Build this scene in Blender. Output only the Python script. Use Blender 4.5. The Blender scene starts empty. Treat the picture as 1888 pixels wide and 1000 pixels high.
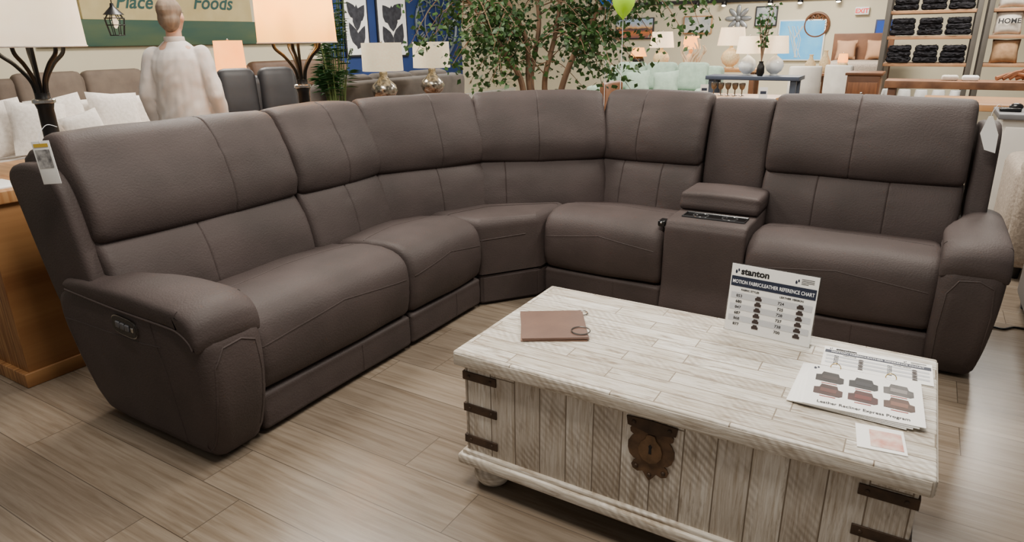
import bpy, bmesh, math, random
from mathutils import Vector, Matrix, noise
from mathutils.bvhtree import BVHTree
random.seed(7)
R=math.radians; PI=math.pi; sin=math.sin; cos=math.cos
S=bpy.context.scene; C=S.collection
V=Vector
# ------------------------------------------------------------------ camera
FPX=1224.0; PITCH=R(19.3); YAW=R(31.3); ROLL=R(0.8); CAM=V((0,0,1.3))
fh=V((-sin(YAW),cos(YAW),0)); rt=V((cos(YAW),sin(YAW),0)); zz=V((0,0,1))
f3=fh*cos(PITCH)-zz*sin(PITCH); u0=fh*sin(PITCH)+zz*cos(PITCH)
cr=rt*cos(ROLL)-u0*sin(ROLL); cu_=u0*cos(ROLL)+rt*sin(ROLL)
cd=bpy.data.cameras.new('camera'); co=bpy.data.objects.new('camera',cd); C.objects.link(co)
m3=Matrix((cr,cu_,-f3)).transposed(); co.matrix_world=Matrix.Translation(CAM)@m3.to_4x4()
cd.sensor_width=36; cd.lens=36*FPX/1888; cd.clip_end=100; S.camera=co
def ray(u,v): return f3+cr*((u-944)/FPX)+cu_*((500-v)/FPX)
def at(u,v,d): r=ray(u,v); return CAM+r*(d/r.dot(fh))
def onz(u,v,z): r=ray(u,v); return CAM+r*((z-1.3)/r.z)
def onx(u,v,x): r=ray(u,v); return CAM+r*(x/r.x)
def ony(u,v,y): r=ray(u,v); return CAM+r*(y/r.y)
T=Matrix.Translation
def RZ(a): return Matrix.Rotation(a,4,'Z')
def RX(a): return Matrix.Rotation(a,4,'X')
def RY(a): return Matrix.Rotation(a,4,'Y')
I4=Matrix.Identity(4)
# ------------------------------------------------------------------ materials
def L(c):
    return tuple(((x/255)/12.92 if x/255<=.04045 else ((x/255+.055)/1.055)**2.4) for x in c)+(1,)
def base_mat(name):
    m=bpy.data.materials.new(name); m.use_nodes=True
    return m,m.node_tree.nodes,m.node_tree.links,m.node_tree.nodes['Principled BSDF']
def mat(name,c1,c2=None,sc=6,st=(1,1,1),rough=.5,metal=0,bump=0,bsc=90,emit=0,trans=0,spec=.5,transl=0):
    m,n,l,b=base_mat(name)
    tc=n.new('ShaderNodeTexCoord'); mp=n.new('ShaderNodeMapping'); mp.inputs['Scale'].default_value=st
    l.new(tc.outputs['Object'],mp.inputs['Vector'])
    no=n.new('ShaderNodeTexNoise'); no.inputs['Scale'].default_value=sc; no.inputs['Detail'].default_value=5
    l.new(mp.outputs[0],no.inputs['Vector'])
    rp=n.new('ShaderNodeValToRGB'); rp.color_ramp.elements[0].position=.32; rp.color_ramp.elements[1].position=.68
    c2=c2 or tuple(x*.93 for x in c1)
    rp.color_ramp.elements[0].color=L(c1); rp.color_ramp.elements[1].color=L(c2)
    l.new(no.outputs['Fac'],rp.inputs[0]); l.new(rp.outputs[0],b.inputs['Base Color'])
    b.inputs['Roughness'].default_value=rough; b.inputs['Metallic'].default_value=metal
    b.inputs['Specular IOR Level'].default_value=spec; b.inputs['Transmission Weight'].default_value=trans
    if emit:
        l.new(rp.outputs[0],b.inputs['Emission Color']); b.inputs['Emission Strength'].default_value=emit
    if bump:
        n2=n.new('ShaderNodeTexNoise'); n2.inputs['Scale'].default_value=bsc; n2.inputs['Detail'].default_value=4
        l.new(mp.outputs[0],n2.inputs['Vector'])
        bp=n.new('ShaderNodeBump'); bp.inputs['Strength'].default_value=bump; bp.inputs['Distance'].default_value=.004
        l.new(n2.outputs['Fac'],bp.inputs['Height']); l.new(bp.outputs[0],b.inputs['Normal'])
    if transl:
        tr=n.new('ShaderNodeBsdfTranslucent'); l.new(rp.outputs[0],tr.inputs['Color'])
        mx=n.new('ShaderNodeMixShader'); mx.inputs[0].default_value=transl
        l.new(b.outputs[0],mx.inputs[1]); l.new(tr.outputs[0],mx.inputs[2]); l.new(mx.outputs[0],n['Material Output'].inputs[0])
    return m
def planks(name,ca,cb,gap,ax,length,width,grain,gsc=(1.2,22),rough=.4,mort=.004,wear=None,wamt=.5,bump=.25,wpos=.58,wsc=(2.2,1.2),saw=0):
    """ax = two axis letters: along the plank, across it"""
    m,n,l,b=base_mat(name)
    tc=n.new('ShaderNodeTexCoord'); sp=n.new('ShaderNodeSeparateXYZ'); l.new(tc.outputs['Object'],sp.inputs[0])
    cb_=n.new('ShaderNodeCombineXYZ'); l.new(sp.outputs[ax[0]],cb_.inputs[0]); l.new(sp.outputs[ax[1]],cb_.inputs[1])
    br=n.new('ShaderNodeTexBrick'); br.offset=.37; br.offset_frequency=2; br.squash=.7; br.squash_frequency=3
    br.inputs['Scale'].default_value=1; br.inputs['Brick Width'].default_value=length; br.inputs['Row Height'].default_value=width
    br.inputs['Mortar Size'].default_value=mort; br.inputs['Mortar Smooth'].default_value=.3
    br.inputs['Color1'].default_value=L(ca); br.inputs['Color2'].default_value=L(cb); br.inputs['Mortar'].default_value=L(gap)
    l.new(cb_.outputs[0],br.inputs['Vector'])
    ad=n.new('ShaderNodeVectorMath'); ad.operation='ADD'; sc=n.new('ShaderNodeVectorMath'); sc.operation='SCALE'; sc.inputs['Scale'].default_value=17
    l.new(br.outputs['Color'],sc.inputs[0]); l.new(cb_.outputs[0],ad.inputs[0]); l.new(sc.outputs[0],ad.inputs[1])
    mp=n.new('ShaderNodeMapping'); mp.inputs['Scale'].default_value=(gsc[0],gsc[1],1); l.new(ad.outputs[0],mp.inputs['Vector'])
    no=n.new('ShaderNodeTexNoise'); no.inputs['Scale'].default_value=3; no.inputs['Detail'].default_value=9; no.inputs['Roughness'].default_value=.62; no.inputs['Distortion'].default_value=.5
    l.new(mp.outputs[0],no.inputs['Vector'])
    rp=n.new('ShaderNodeValToRGB'); rp.color_ramp.elements[0].position=.3; rp.color_ramp.elements[1].position=.62
    rp.color_ramp.elements[0].color=L(grain); rp.color_ramp.elements[1].color=(1,1,1,1)
    l.new(no.outputs['Fac'],rp.inputs[0])
    def mix(blend,fac,A,B):
        mx=n.new('ShaderNodeMix'); mx.data_type='RGBA'; mx.blend_type=blend
        if isinstance(fac,(int,float)): mx.inputs[0].default_value=fac
        else: l.new(fac,mx.inputs[0])
        l.new(A,mx.inputs[6])
        if isinstance(B,tuple): mx.inputs[7].default_value=B
        else: l.new(B,mx.inputs[7])
        return mx.outputs[2]
    out=mix('MULTIPLY',1.0,br.outputs['Color'],rp.outputs[0])
    if wear:
        mp2=n.new('ShaderNodeMapping'); mp2.inputs['Scale'].default_value=(gsc[0]*wsc[0],gsc[1]*wsc[1],1); l.new(ad.outputs[0],mp2.inputs['Vector'])
        n2=n.new('ShaderNodeTexNoise'); n2.inputs['Scale'].default_value=2.2; n2.inputs['Detail'].default_value=8; n2.inputs['Roughness'].default_value=.68
        l.new(mp2.outputs[0],n2.inputs['Vector'])
        r2=n.new('ShaderNodeValToRGB'); r2.color_ramp.elements[0].position=wpos; r2.color_ramp.elements[1].position=wpos+.12
        r2.color_ramp.elements[0].color=(0,0,0,1); r2.color_ramp.elements[1].color=(wamt,)*3+(1,)
        l.new(n2.outputs['Fac'],r2.inputs[0]); out=mix('MIX',r2.outputs[0],out,L(wear))
    if saw:   # curved saw marks on some of the boards
        wv=n.new('ShaderNodeTexWave'); wv.wave_type='BANDS'; wv.bands_direction='DIAGONAL'; wv.inputs['Scale'].default_value=26; wv.inputs['Distortion'].default_value=2.5; wv.inputs['Detail'].default_value=2
        l.new(ad.outputs[0],wv.inputs['Vector'])
        n3=n.new('ShaderNodeTexNoise'); n3.inputs['Scale'].default_value=4.5; l.new(ad.outputs[0],n3.inputs['Vector'])
        r3=n.new('ShaderNodeValToRGB'); r3.color_ramp.elements[0].position=.48; r3.color_ramp.elements[1].position=.6
        r3.color_ramp.elements[1].color=(saw,)*3+(1,); l.new(n3.outputs['Fac'],r3.inputs[0])
        mu=n.new('ShaderNodeMath'); mu.operation='MULTIPLY'; l.new(wv.outputs['Fac'],mu.inputs[0]); l.new(r3.outputs[0],mu.inputs[1])
        out=mix('MIX',mu.outputs[0],out,L(wear or grain))
    l.new(out,b.inputs['Base Color']); b.inputs['Roughness'].default_value=rough
    bp=n.new('ShaderNodeBump'); bp.inputs['Strength'].default_value=bump; bp.inputs['Distance'].default_value=.003
    l.new(no.outputs['Fac'],bp.inputs['Height']); l.new(bp.outputs[0],b.inputs['Normal'])
    return m
LEA=mat('leather',(76,66,64),(65,57,55),4,rough=.6,bump=.34,bsc=150,spec=.26)
BLK=mat('black_plastic',(20,20,21),rough=.25); BLKM=mat('black_metal',(18,16,16),rough=.38,metal=.3)
SIL=mat('silver_metal',(190,188,184),rough=.22,metal=1)
FLOOR=planks('floor_planks',(138,125,110),(121,109,96),(86,76,66),'XY',1.25,.19,(208,200,190),(1.0,18),.26,.0016,(104,93,80),.25,.07,.56,(1.0,1.5))
WTOP=planks('whitewash_top',(234,231,223),(206,199,187),(142,129,112),'XY',.42,.058,(194,182,165),(3.0,46),.6,.0017,(124,106,86),.85,.5,.535,(1.4,.55),.36)
WFRONT=planks('whitewash_front',(231,225,215),(204,195,183),(134,120,104),'ZX',.9,.080,(204,193,178),(3.0,50),.6,.0019,(136,119,100),.65,.6,.555,(1.2,.5),.6)
WEDGE=planks('whitewash_edge',(226,219,208),(214,206,193),(190,180,166),'XZ',3,.5,(192,181,165),(3.0,44),.6,.0005,(138,120,99),.7,.4,.545,(1.2,.6),.45)
IRON=mat('dark_iron',(84,66,52),(58,47,39),25,rough=.5,metal=.5,bump=.2)
RUST=mat('rusty_iron',(112,86,64),(78,60,46),28,rough=.55,metal=.35,bump=.3)
WOODO=planks('rustic_wood',(178,132,82),(154,110,66),(96,64,38),'ZX',2.5,.14,(170,138,106),(1.2,24),.5,.002,(104,68,38),.65,.3,.55)
WOODT=planks('honey_wood',(200,156,108),(184,138,92),(130,90,55),'XY',2.5,.16,(200,170,140),(1.0,16),.4,.002)
WOODB=mat('brown_wood',(120,78,48),(96,60,36),5,(1,9,1),.45)
CREAM=mat('cream_wall',(220,212,184),(214,204,176),1.5,rough=.85)
NAVY=mat('navy_wall',(30,56,112),(26,50,102),1.5,rough=.8)
GREENB=mat('green_band',(30,74,68),(78,94,64),2.2,(1,.35,1.6),rough=.7)
SHADEW=mat('glowing_white_shade',(255,241,216),(250,233,204),20,rough=.9,emit=1.0,transl=.4)  # shade brightness is put in as emission, with no light inside
SHADEL=mat('lit_shade',(255,202,112),(255,188,92),5,rough=.9,emit=2.0,transl=.4)
SHADES=mat('linen_shade',(240,230,206),(230,219,192),60,rough=.9,emit=.35,transl=.3)
BULB=mat('glowing_bulb',(255,226,160),(255,216,140),5,emit=26)
MERC=mat('mercury_glass',(196,188,174),(96,90,82),38,rough=.22,metal=.85,bump=.2,bsc=60)
WHITEF=mat('white_fabric',(232,224,216),(212,203,193),40,rough=.95,bump=.4,bsc=120)
TAUPE=mat('taupe_fabric',(112,98,86),(100,87,77),8,rough=.8,bump=.2)
GREYF=mat('slate_fabric',(94,86,80),(80,74,69),8,rough=.85,bump=.2)
SAGE=mat('sage_fabric',(156,178,160),(138,160,144),14,rough=.9,bump=.3)
BEIGE=mat('grey_boucle',(172,158,144),(138,126,114),70,rough=.95,bump=.8,bsc=60)
PAPER=mat('white_paper',(246,245,242),(242,241,237),3,rough=.5)
GREYP=mat('grey_print',(206,208,212),rough=.6); NAVYP=mat('navy_print',(22,32,56),rough=.6)
INK=mat('black_ink',(14,14,18),rough=.7); WINK=mat('white_ink',(252,252,252),rough=.7,emit=.15)
LEAF=mat('green_leaf',(66,100,46),(30,58,24),9,rough=.5,transl=.2); PALM=mat('palm_leaf',(48,92,42),(28,62,30),7,rough=.5,transl=.2)
BARK=mat('brown_bark',(138,108,84),(96,74,56),12,(1,1,.2),.9,bump=.5,bsc=40)
SOIL=mat('dark_soil',(60,48,40),(40,32,27),40,rough=1)
POT=mat('grey_pot',(92,88,84),rough=.7)
# ------------------------------------------------------------------ mesh builder
def catmull(pts,sub=5):
    n=len(pts); out=[]
    for i in range(n):
        p0,p1,p2,p3=[V(pts[(i+k-1)%n]) for k in range(4)]
        for j in range(sub):
            t=j/sub
            out.append(.5*((2*p1)+(p2-p0)*t+(2*p0-5*p1+4*p2-p3)*t*t+(3*p1-p0-3*p2+p3)*t**3))
    return out
def smooth_path(pts,sub=6):
    pts=[V(p) for p in pts]; n=len(pts); out=[]
    for i in range(n-1):
        p0=pts[max(i-1,0)];p1=pts[i];p2=pts[i+1];p3=pts[min(i+2,n-1)]
        for j in range(sub):
            t=j/sub
            out.append(.5*((2*p1)+(p2-p0)*t+(2*p0-5*p1+4*p2-p3)*t*t+(3*p1-p0-3*p2+p3)*t**3))
    out.append(pts[-1]); return out
def axis(h,r,n):
    s=set()
    for k in (0,.15,.45,1):
        s.add(round(h-r*k,5)); s.add(round(-(h-r*k),5))
    for i in range(n+1): s.add(round(-(h-r)+2*(h-r)*i/n,5))
    s=sorted(s); o=[s[0]]
    for a in s[1:]:
        if a-o[-1]>1e-4: o.append(a)
    return o
class MB:
    def __init__(s): s.bm=bmesh.new()
    def add(s,vs,fs,M=I4):
        b=[s.bm.verts.new(M@V(v)) for v in vs]
        for f in fs:
            try: s.bm.faces.new([b[i] for i in f])
            except ValueError: pass
        return s
    def box(s,c,d,r=0,M=I4,n=1,fn=None):
        c=V(c); h=V(d)/2
        if r<=0:
            vs=[c+V((x*h.x,y*h.y,z*h.z)) for x in(-1,1) for y in(-1,1) for z in(-1,1)]
            return s.add(vs,[(0,1,3,2),(4,6,7,5),(0,4,5,1),(2,3,7,6),(0,2,6,4),(1,5,7,3)],M)
        r=min(r,min(h)*.98); A=[axis(h[i],r,n) for i in range(3)]; N=[len(a) for a in A]; idx={}; vs=[]; fs=[]
        def g(i,j,k):
            if (i,j,k) not in idx:
                p=V((A[0][i],A[1][j],A[2][k])); q=V([max(-(h[t]-r),min(h[t]-r,p[t])) for t in range(3)]); e=p-q
                if e.length>1e-9: p=q+e.normalized()*r
                if fn: p=fn(p,h)
                idx[(i,j,k)]=len(vs); vs.append(c+p)
            return idx[(i,j,k)]
        for a in range(3):
            b,c2=(a+1)%3,(a+2)%3
            for e in (0,N[a]-1):
                for i in range(N[b]-1):
                    for j in range(N[c2]-1):
                        q=[]
                        for di,dj in((0,0),(1,0),(1,1),(0,1)):
                            t=[0,0,0]; t[a]=e; t[b]=i+di; t[c2]=j+dj; q.append(g(*t))
                        fs.append(q if e else q[::-1])
        return s.add(vs,fs,M)
    def tube(s,pts,r,seg=8,M=I4,cap=True):
        pts=[V(p) for p in pts]; n=len(pts); rs=r if isinstance(r,(list,tuple)) else [r]*n
        vs=[];fs=[]; t=(pts[1]-pts[0]).normalized(); a=t.orthogonal().normalized()
        for i,p in enumerate(pts):
            t=(pts[min(i+1,n-1)]-pts[max(i-1,0)])
            t=t.normalized() if t.length>1e-9 else V((0,0,1))
            a=(a-t*a.dot(t)); a=a.normalized() if a.length>1e-6 else t.orthogonal().normalized(); b=t.cross(a)
            for k in range(seg):
                w=2*PI*k/seg; vs.append(p+(a*cos(w)+b*sin(w))*rs[i])
        for i in range(n-1):
            for k in range(seg):
                k2=(k+1)%seg; fs.append((i*seg+k,i*seg+k2,(i+1)*seg+k2,(i+1)*seg+k))
        if cap: fs+= [tuple(range(seg))[::-1],tuple(range((n-1)*seg,n*seg))]
        return s.add(vs,fs,M)
    def lathe(s,prof,seg=24,M=I4):
        vs=[];fs=[];n=len(prof)
        for r,z in prof:
            for k in range(seg):
                w=2*PI*k/seg; vs.append((max(r,1e-4)*cos(w),max(r,1e-4)*sin(w),z))
        for i in range(n-1):
            for k in range(seg):
                k2=(k+1)%seg; fs.append((i*seg+k,i*seg+k2,(i+1)*seg+k2,(i+1)*seg+k))
        if prof[0][0]>1e-3 and prof[0]!=prof[-1]: fs.append(tuple(range(seg))[::-1])
        if prof[-1][0]>1e-3 and prof[0]!=prof[-1]: fs.append(tuple(range((n-1)*seg,n*seg)))
        return s.add(vs,fs,M)
    def ball(s,c,r,M=I4,seg=16,rings=10):
        r=r if isinstance(r,(tuple,list)) else (r,r,r); c=V(c)
        vs=[];fs=[]
        for i in range(rings+1):
            a=PI*i/rings; 
            for k in range(seg):
                w=2*PI*k/seg; q=max(sin(a),1e-3)
                vs.append(c+V((r[0]*q*cos(w),r[1]*q*sin(w),-r[2]*cos(a))))
        for i in range(rings):
            for k in range(seg):
                k2=(k+1)%seg; fs.append((i*seg+k,i*seg+k2,(i+1)*seg+k2,(i+1)*seg+k))
        fs+=[tuple(range(seg))[::-1],tuple(range(rings*seg,(rings+1)*seg))]
        return s.add(vs,fs,M)
    def prism(s,poly,z0,z1,M=I4):
        n=len(poly); vs=[(p[0],p[1],z0) for p in poly]+[(p[0],p[1],z1) for p in poly]
        fs=[tuple(range(n))[::-1],tuple(range(n,2*n))]+[(i,(i+1)%n,n+(i+1)%n,n+i) for i in range(n)]
        return s.add(vs,fs,M)
    def soft(s,prof,w,r,M=I4,seams=(),crown=0,nx=10,deform=None,sub=5,groove=.0036,wr=.0):
        P=catmull(prof,sub); n=len(P); o3=M.translation
        area=sum(P[i].x*P[(i+1)%n].y-P[(i+1)%n].x*P[i].y for i in range(n))
        N=[]
        for i in range(n):
            t=P[(i+1)%n]-P[i-1]; t=t.normalized() if t.length>1e-9 else V((1,0)); q=V((t.y,-t.x))
            N.append(q if area>0 else -q)
        xs=[x+w/2 for x in axis(w/2,r,nx)]
        for sm in seams: xs+=[sm+d for d in(-.009,-.004,-.002,0,.002,.004,.009)]
        xs=sorted(set(round(x,5) for x in xs)); vs=[];fs=[]
        for x in xs:
            d=min(x,w-x); ins=r-math.sqrt(max(0,r*r-(r-d)**2)) if d<r else 0
            o=crown*(1-(2*x/w-1)**2)-ins-sum(groove*math.exp(-((x-q)/.0025)**2) for q in seams)
            near=min([abs(x-q) for q in seams]+[d]) if wr else 9
            pk=math.exp(-near/.05)
            for p,nn in zip(P,N):
                oo=o
                if wr:
                    a_=V((x*4+o3.x*9,p.x*6+o3.y*9,p.y*6)); b_=V((x*9+o3.x*5,p.x*34,p.y*34+o3.y*5))
                    oo+=wr*noise.noise(a_)+wr*.6*pk*noise.noise(b_)
                q=p+nn*oo; v=V((x,q.x,q.y))
                if deform: v=deform(v,w)
                vs.append(v)
        for i in range(len(xs)-1):
            for k in range(n):
                k2=(k+1)%n; fs.append((i*n+k,i*n+k2,(i+1)*n+k2,(i+1)*n+k))
        fs+=[tuple(range(n))[::-1],tuple(range((len(xs)-1)*n,len(xs)*n))]
        s.add(vs,fs,M)
        s.bm.faces.ensure_lookup_table()
        big=[f for f in s.bm.faces if len(f.verts)>8]
        if big: bmesh.ops.triangulate(s.bm,faces=big,ngon_method='EAR_CLIP')
        return s
    def seam(s,pts,d,M=I4,r=.003,sub=24):
        bv=BVHTree.FromBMesh(s.bm); d=(M.to_3x3()@V(d)).normalized(); out=[]
        pts=[V(p) for p in pts]; runs=[]
        for i in range(len(pts)-1):
            for j in range(sub):
                p=M@(pts[i].lerp(pts[i+1],j/sub)); h=bv.ray_cast(p,d)
                if h[0] is not None: out.append(h[0]+h[1]*r*.2)
                elif len(out)>2: runs.append(out); out=[]
        if len(out)>2: runs.append(out)
        for o in runs: s.tube(o,r,5)
        return s
    def text(s,body,size,M=I4,ax='CENTER',bold=0,shear=0,depth=0,fit=None):
        c=bpy.data.curves.new('t','FONT'); c.body=body; c.size=size; c.align_x=ax; c.offset=bold; c.shear=shear; c.extrude=depth; c.resolution_u=3
        o=bpy.data.objects.new('t',c); C.objects.link(o); bpy.context.view_layer.update()
        me=o.evaluated_get(bpy.context.evaluated_depsgraph_get()).to_mesh()
        vs=[v.co.copy() for v in me.vertices]
        if fit:
            w=max(v.x for v in vs)-min(v.x for v in vs)
            if w>fit:
                for v in vs: v.x*=fit/w; v.y*=max(fit/w,.9)
        s.add(vs,[tuple(p.vertices) for p in me.polygons],M)
        bpy.data.objects.remove(o); bpy.data.curves.remove(c); return s
    def rect(s,x0,y0,x1,y1,M=I4): return s.add([(x0,y0,0),(x1,y0,0),(x1,y1,0),(x0,y1,0)],[(0,1,2,3)],M)
    def pillow(s,w,h,t,M=I4,n=10):
        vs=[];fs=[]
        for sd in(1,-1):
            o=len(vs)
            for i in range(n+1):
                for j in range(n+1):
                    u=2*i/n-1; v=2*j/n-1; k=max(0,(1-u*u)*(1-v*v))**.42
                    c=1-.07*(1-abs(v))*abs(u)**3; c2=1-.07*(1-abs(u))*abs(v)**3
                    vs.append((u*w/2*c,v*h/2*c2,sd*t/2*k))
            for i in range(n):
                for j in range(n):
                    a=o+i*(n+1)+j; f=(a,a+n+1,a+n+2,a+1); fs.append(f if sd>0 else f[::-1])
        s.add(vs,fs,M); bmesh.ops.remove_doubles(s.bm,verts=s.bm.verts,dist=1e-5); return s
def absloc(o):
    l=V((0,0,0))
    while o: l=l+o.location; o=o.parent
    return l
def tag(o,label=None,cat=None,group=None,kind=None):
    if label: o['label']=label
    if cat: o['category']=cat
    if group: o['group']=group
    if kind: o['kind']=kind
    return o
def build(mb,name,m,parent=None,local=False,sharp=45,label=None,flip=True):
    bm=mb.bm
    if flip: bmesh.ops.recalc_face_normals(bm,faces=bm.faces)
    off=V((0,0,0))
    if parent is not None:
        if not local: off=absloc(parent)
    elif not local:
        xs=[v.co for v in bm.verts]
        off=V(((min(p.x for p in xs)+max(p.x for p in xs))/2,(min(p.y for p in xs)+max(p.y for p in xs))/2,min(p.z for p in xs)))
    for v in bm.verts: v.co-=off
    me=bpy.data.meshes.new(name); bm.to_mesh(me); bm.free()
    for p in me.polygons: p.use_smooth=True
    me.set_sharp_from_angle(angle=R(sharp))
    me.materials.append(m)
    o=bpy.data.objects.new(name,me); C.objects.link(o)
    if parent is not None: o.parent=parent
    else: o.location=off
    if label: o['label']=label
    return o
def thing(name,label,cat,loc=(0,0,0),rz=0,group=None):
    o=bpy.data.objects.new(name,None); o.empty_display_size=.1; C.objects.link(o); o.location=loc; o.rotation_euler=(0,0,rz)
    return tag(o,label,cat,group)
def struct(mb,name,m): return tag(build(mb,name,m,sharp=30),kind='structure')
# ------------------------------------------------------------------ setting
struct(MB().box((-3,6.5,-.05),(16,19,.1)),'floor',FLOOR)
struct(MB().box((-9.06,6.5,1.6),(.12,17.1,3.2)),'wall_left',CREAM)
struct(MB().box((-2.5,15.06,1.6),(13,.12,3.2)),'wall_back',CREAM)
a=onx(596,60,-8.98); b=onx(850,60,-8.98)
struct(MB().box((-8.985,(a.y+b.y)/2,1.6),(.03,b.y-a.y,3.2)),'wall_navy',NAVY)
struct(MB().box((-8.95,7,.07),(.03,16,.14)),'baseboard_left',mat('white_trim',(225,222,214)))
struct(MB().box((-1.5,14.96,1.98),(9,.06,.07)),'trim_1',BLKM)
# ------------------------------------------------------------------ sectional sofa
FX=-1.79; FY=2.93
def MR(x): return T((x,FY,0))
def ML(y): return T((FX,y,0))@RZ(PI/2)
sofa=thing('sectional_sofa','large charcoal brown leather L-shaped reclining sectional sofa with console','sofa',(-1.9,2.9,0))
P_SEAT=[(.0,.176),(-.028,.24),(-.034,.33),(-.018,.405),(.03,.450),(.11,.465),(.22,.459),(.36,.442),(.5,.425),(.52,.34),(.4,.2),(.2,.17),(.08,.166)]
P_BASE=[(.0,.02),(-.012,.05),(-.012,.125),(.0,.158),(.1,.162),(.4,.162),(.5,.14),(.5,.03),(.3,.010),(.08,.010)]
P_LOW=[(.405,.405),(.406,.48),(.433,.58),(.475,.655),(.52,.69),(.58,.69),(.64,.66),(.62,.52),(.56,.39),(.47,.365)]
P_UP=[(.464,.695),(.460,.77),(.500,.88),(.552,.97),(.59,1.01),(.64,1.022),(.70,1.01),(.725,.95),(.70,.8),(.66,.69),(.56,.665),(.49,.67)]
P_SHELL=[(.58,.12),(.62,.4),(.67,.8),(.71,.94),(.76,.97),(.82,.95),(.85,.88),(.78,.5),(.69,.2),(.66,.10),(.62,.09)]
WRK=.007
def seat(M,w,nm='seat'):
    mb=MB().soft(P_SEAT,w,.030,M,crown=.009,nx=34,wr=WRK)
    mb.seam([(.02,-.4,.34),(w*.5,-.4,.38),(w-.02,-.4,.34)],(0,1,0),M)
    mb.seam([(.02,.25,1),(w*.5,.30,1),(w-.02,.25,1)],(0,0,-1),M)
    build(mb,nm,LEA,sofa)
    mb=MB().soft(P_BASE,w,.018,M,nx=10,wr=.003); mb.seam([(w*.62,-.4,.03),(w*.62,-.4,.15)],(0,1,0),M)
    build(mb,'footrest_panel',LEA,sofa)
def back(M,w,us,ls):
    build(MB().soft(P_LOW,w,.026,M,seams=[w*q for q in ls],crown=.010,nx=34,wr=WRK),'lumbar_cushion',LEA,sofa)
    build(MB().soft(P_UP,w,.028,M,seams=[w*q for q in us],crown=.010,nx=34,wr=WRK),'headrest_cushion',LEA,sofa)
    build(MB().soft(P_SHELL,w,.02,M,nx=6),'back_shell',LEA,sofa)
seat(ML(1.262),.80); seat(ML(2.066),.55); seat(MR(-1.575),.63); seat(MR(-.568),.738)
back(ML(1.09),.86,[.62],[.42]); back(ML(1.955),.52,[.55],[.5])
back(MR(-1.50),.57,[.4],[.28,.66]); back(MR(-.615),.825,[.45],[.3,.66])
def wedge(Sx,Ex,us,ls):
    d=V(Ex)-V(Sx); w=d.length; an=math.atan2(d.y,d.x); o=V((Sx[0],Sx[1],0))-RZ(an)@V((0,.6,0))
    back(T(o)@RZ(an),w-.008,us,ls)
wedge((-2.40,2.485),(-2.10,3.07),[.6],[.55]); wedge((-2.10,3.07),(-1.515,3.50),[.48],[.22])
def wedge_seat():
    poly=[(-1.775,2.63),(-1.60,2.875),(-1.585,2.90),(-1.585,3.42),(-1.98,3.2),(-2.3,2.8),(-2.33,2.625),(-1.80,2.625)]
    mb=MB().prism(poly,.170,.455)
    top=[e for e in mb.bm.edges if all(v.co.z>.4 for v in e.verts)]
    bmesh.ops.bevel(mb.bm,geom=top,offset=.05,segments=5,affect='EDGES',profile=.5)
    mb.seam([(-1.79,2.5,.35),(-1.5,2.75,.36)],V((-.8,.56,0)))
    mb.seam([(-2.0,2.64,1),(-1.9,2.9,1),(-1.6,3.15,1)],(0,0,-1))
    build(mb,'corner_seat',LEA,sofa,sharp=60)
    p2=[(-1.778,2.63),(-1.588,2.88),(-1.585,3.4),(-2.0,3.2),(-2.3,2.8),(-2.3,2.625)]
    mb=MB().prism(p2,.012,.160); bmesh.ops.bevel(mb.bm,geom=[e for e in mb.bm.edges],offset=.010,segments=3,affect='EDGES')
    build(mb,'corner_base',LEA,sofa)
wedge_seat()
def console():
    M=MR(-.94); w=.37
    P=[(-.02,.015),(-.025,.2),(-.022,.42),(-.008,.478),(.035,.502),(.2,.503),(.52,.503),(.54,.45),(.54,.03),(.3,.012)]
    build(MB().soft(P,w,.014,M,nx=5,sub=6),'console_body',LEA,sofa)
    build(MB().box((w*.5,.335,.546),(w+.004,.27,.085),.022,M,3,lambda p,h:V((p.x,p.y-(.012 if p.y<0 and p.z<0 else 0),p.z+(.006*(1-(p.x/h.x)**2) if p.z>0 else 0)))),'console_lid',LEA,sofa,sharp=70)
    GL=mat('glossy_black',(14,14,15),rough=.08)
    tr=build(MB().box((w*.54,.105,.502),(w*.78,.095,.010),.004,M),'console_tray',GL,sofa)
    build(MB().tube([M@V(p) for p in((w*.16,.060,.507),(w*.92,.060,.507),(w*.92,.150,.507),(w*.16,.150,.507),(w*.16,.060,.507))],.0045,6),'tray_rail',mat('tray_grey',(52,52,54),rough=.2),tr)
    for q in(.36,.72): build(MB().tube([M@V((w*q+.034*cos(2*PI*k/24),.105+.034*sin(2*PI*k/24),.5075)) for k in range(25)],.003,6),'cup_ring',mat('ring_grey',(70,70,72),rough=.15),tr)
    back_p=[(.50,.5),(.51,.7),(.56,.9),(.60,.985),(.64,1.0),(.70,.99),(.74,.93),(.70,.6),(.66,.45),(.56,.45)]
    build(MB().soft(back_p,.30,.02,MR(-.922),nx=12,seams=(),wr=.003),'console_backrest',LEA,sofa)
    build(MB().soft(P_SHELL,.30,.02,MR(-.922),nx=4),'back_shell',LEA,sofa)
    u=build(MB().box((-.018,.02,.475),(.035,.06,.03),.008,M),'side_switch',BLK,sofa,label='small black switch beside the console')
    build(MB().ball((-.018,-.01,.48),.006,M),'indicator_light',SIL,u)
console()
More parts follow.
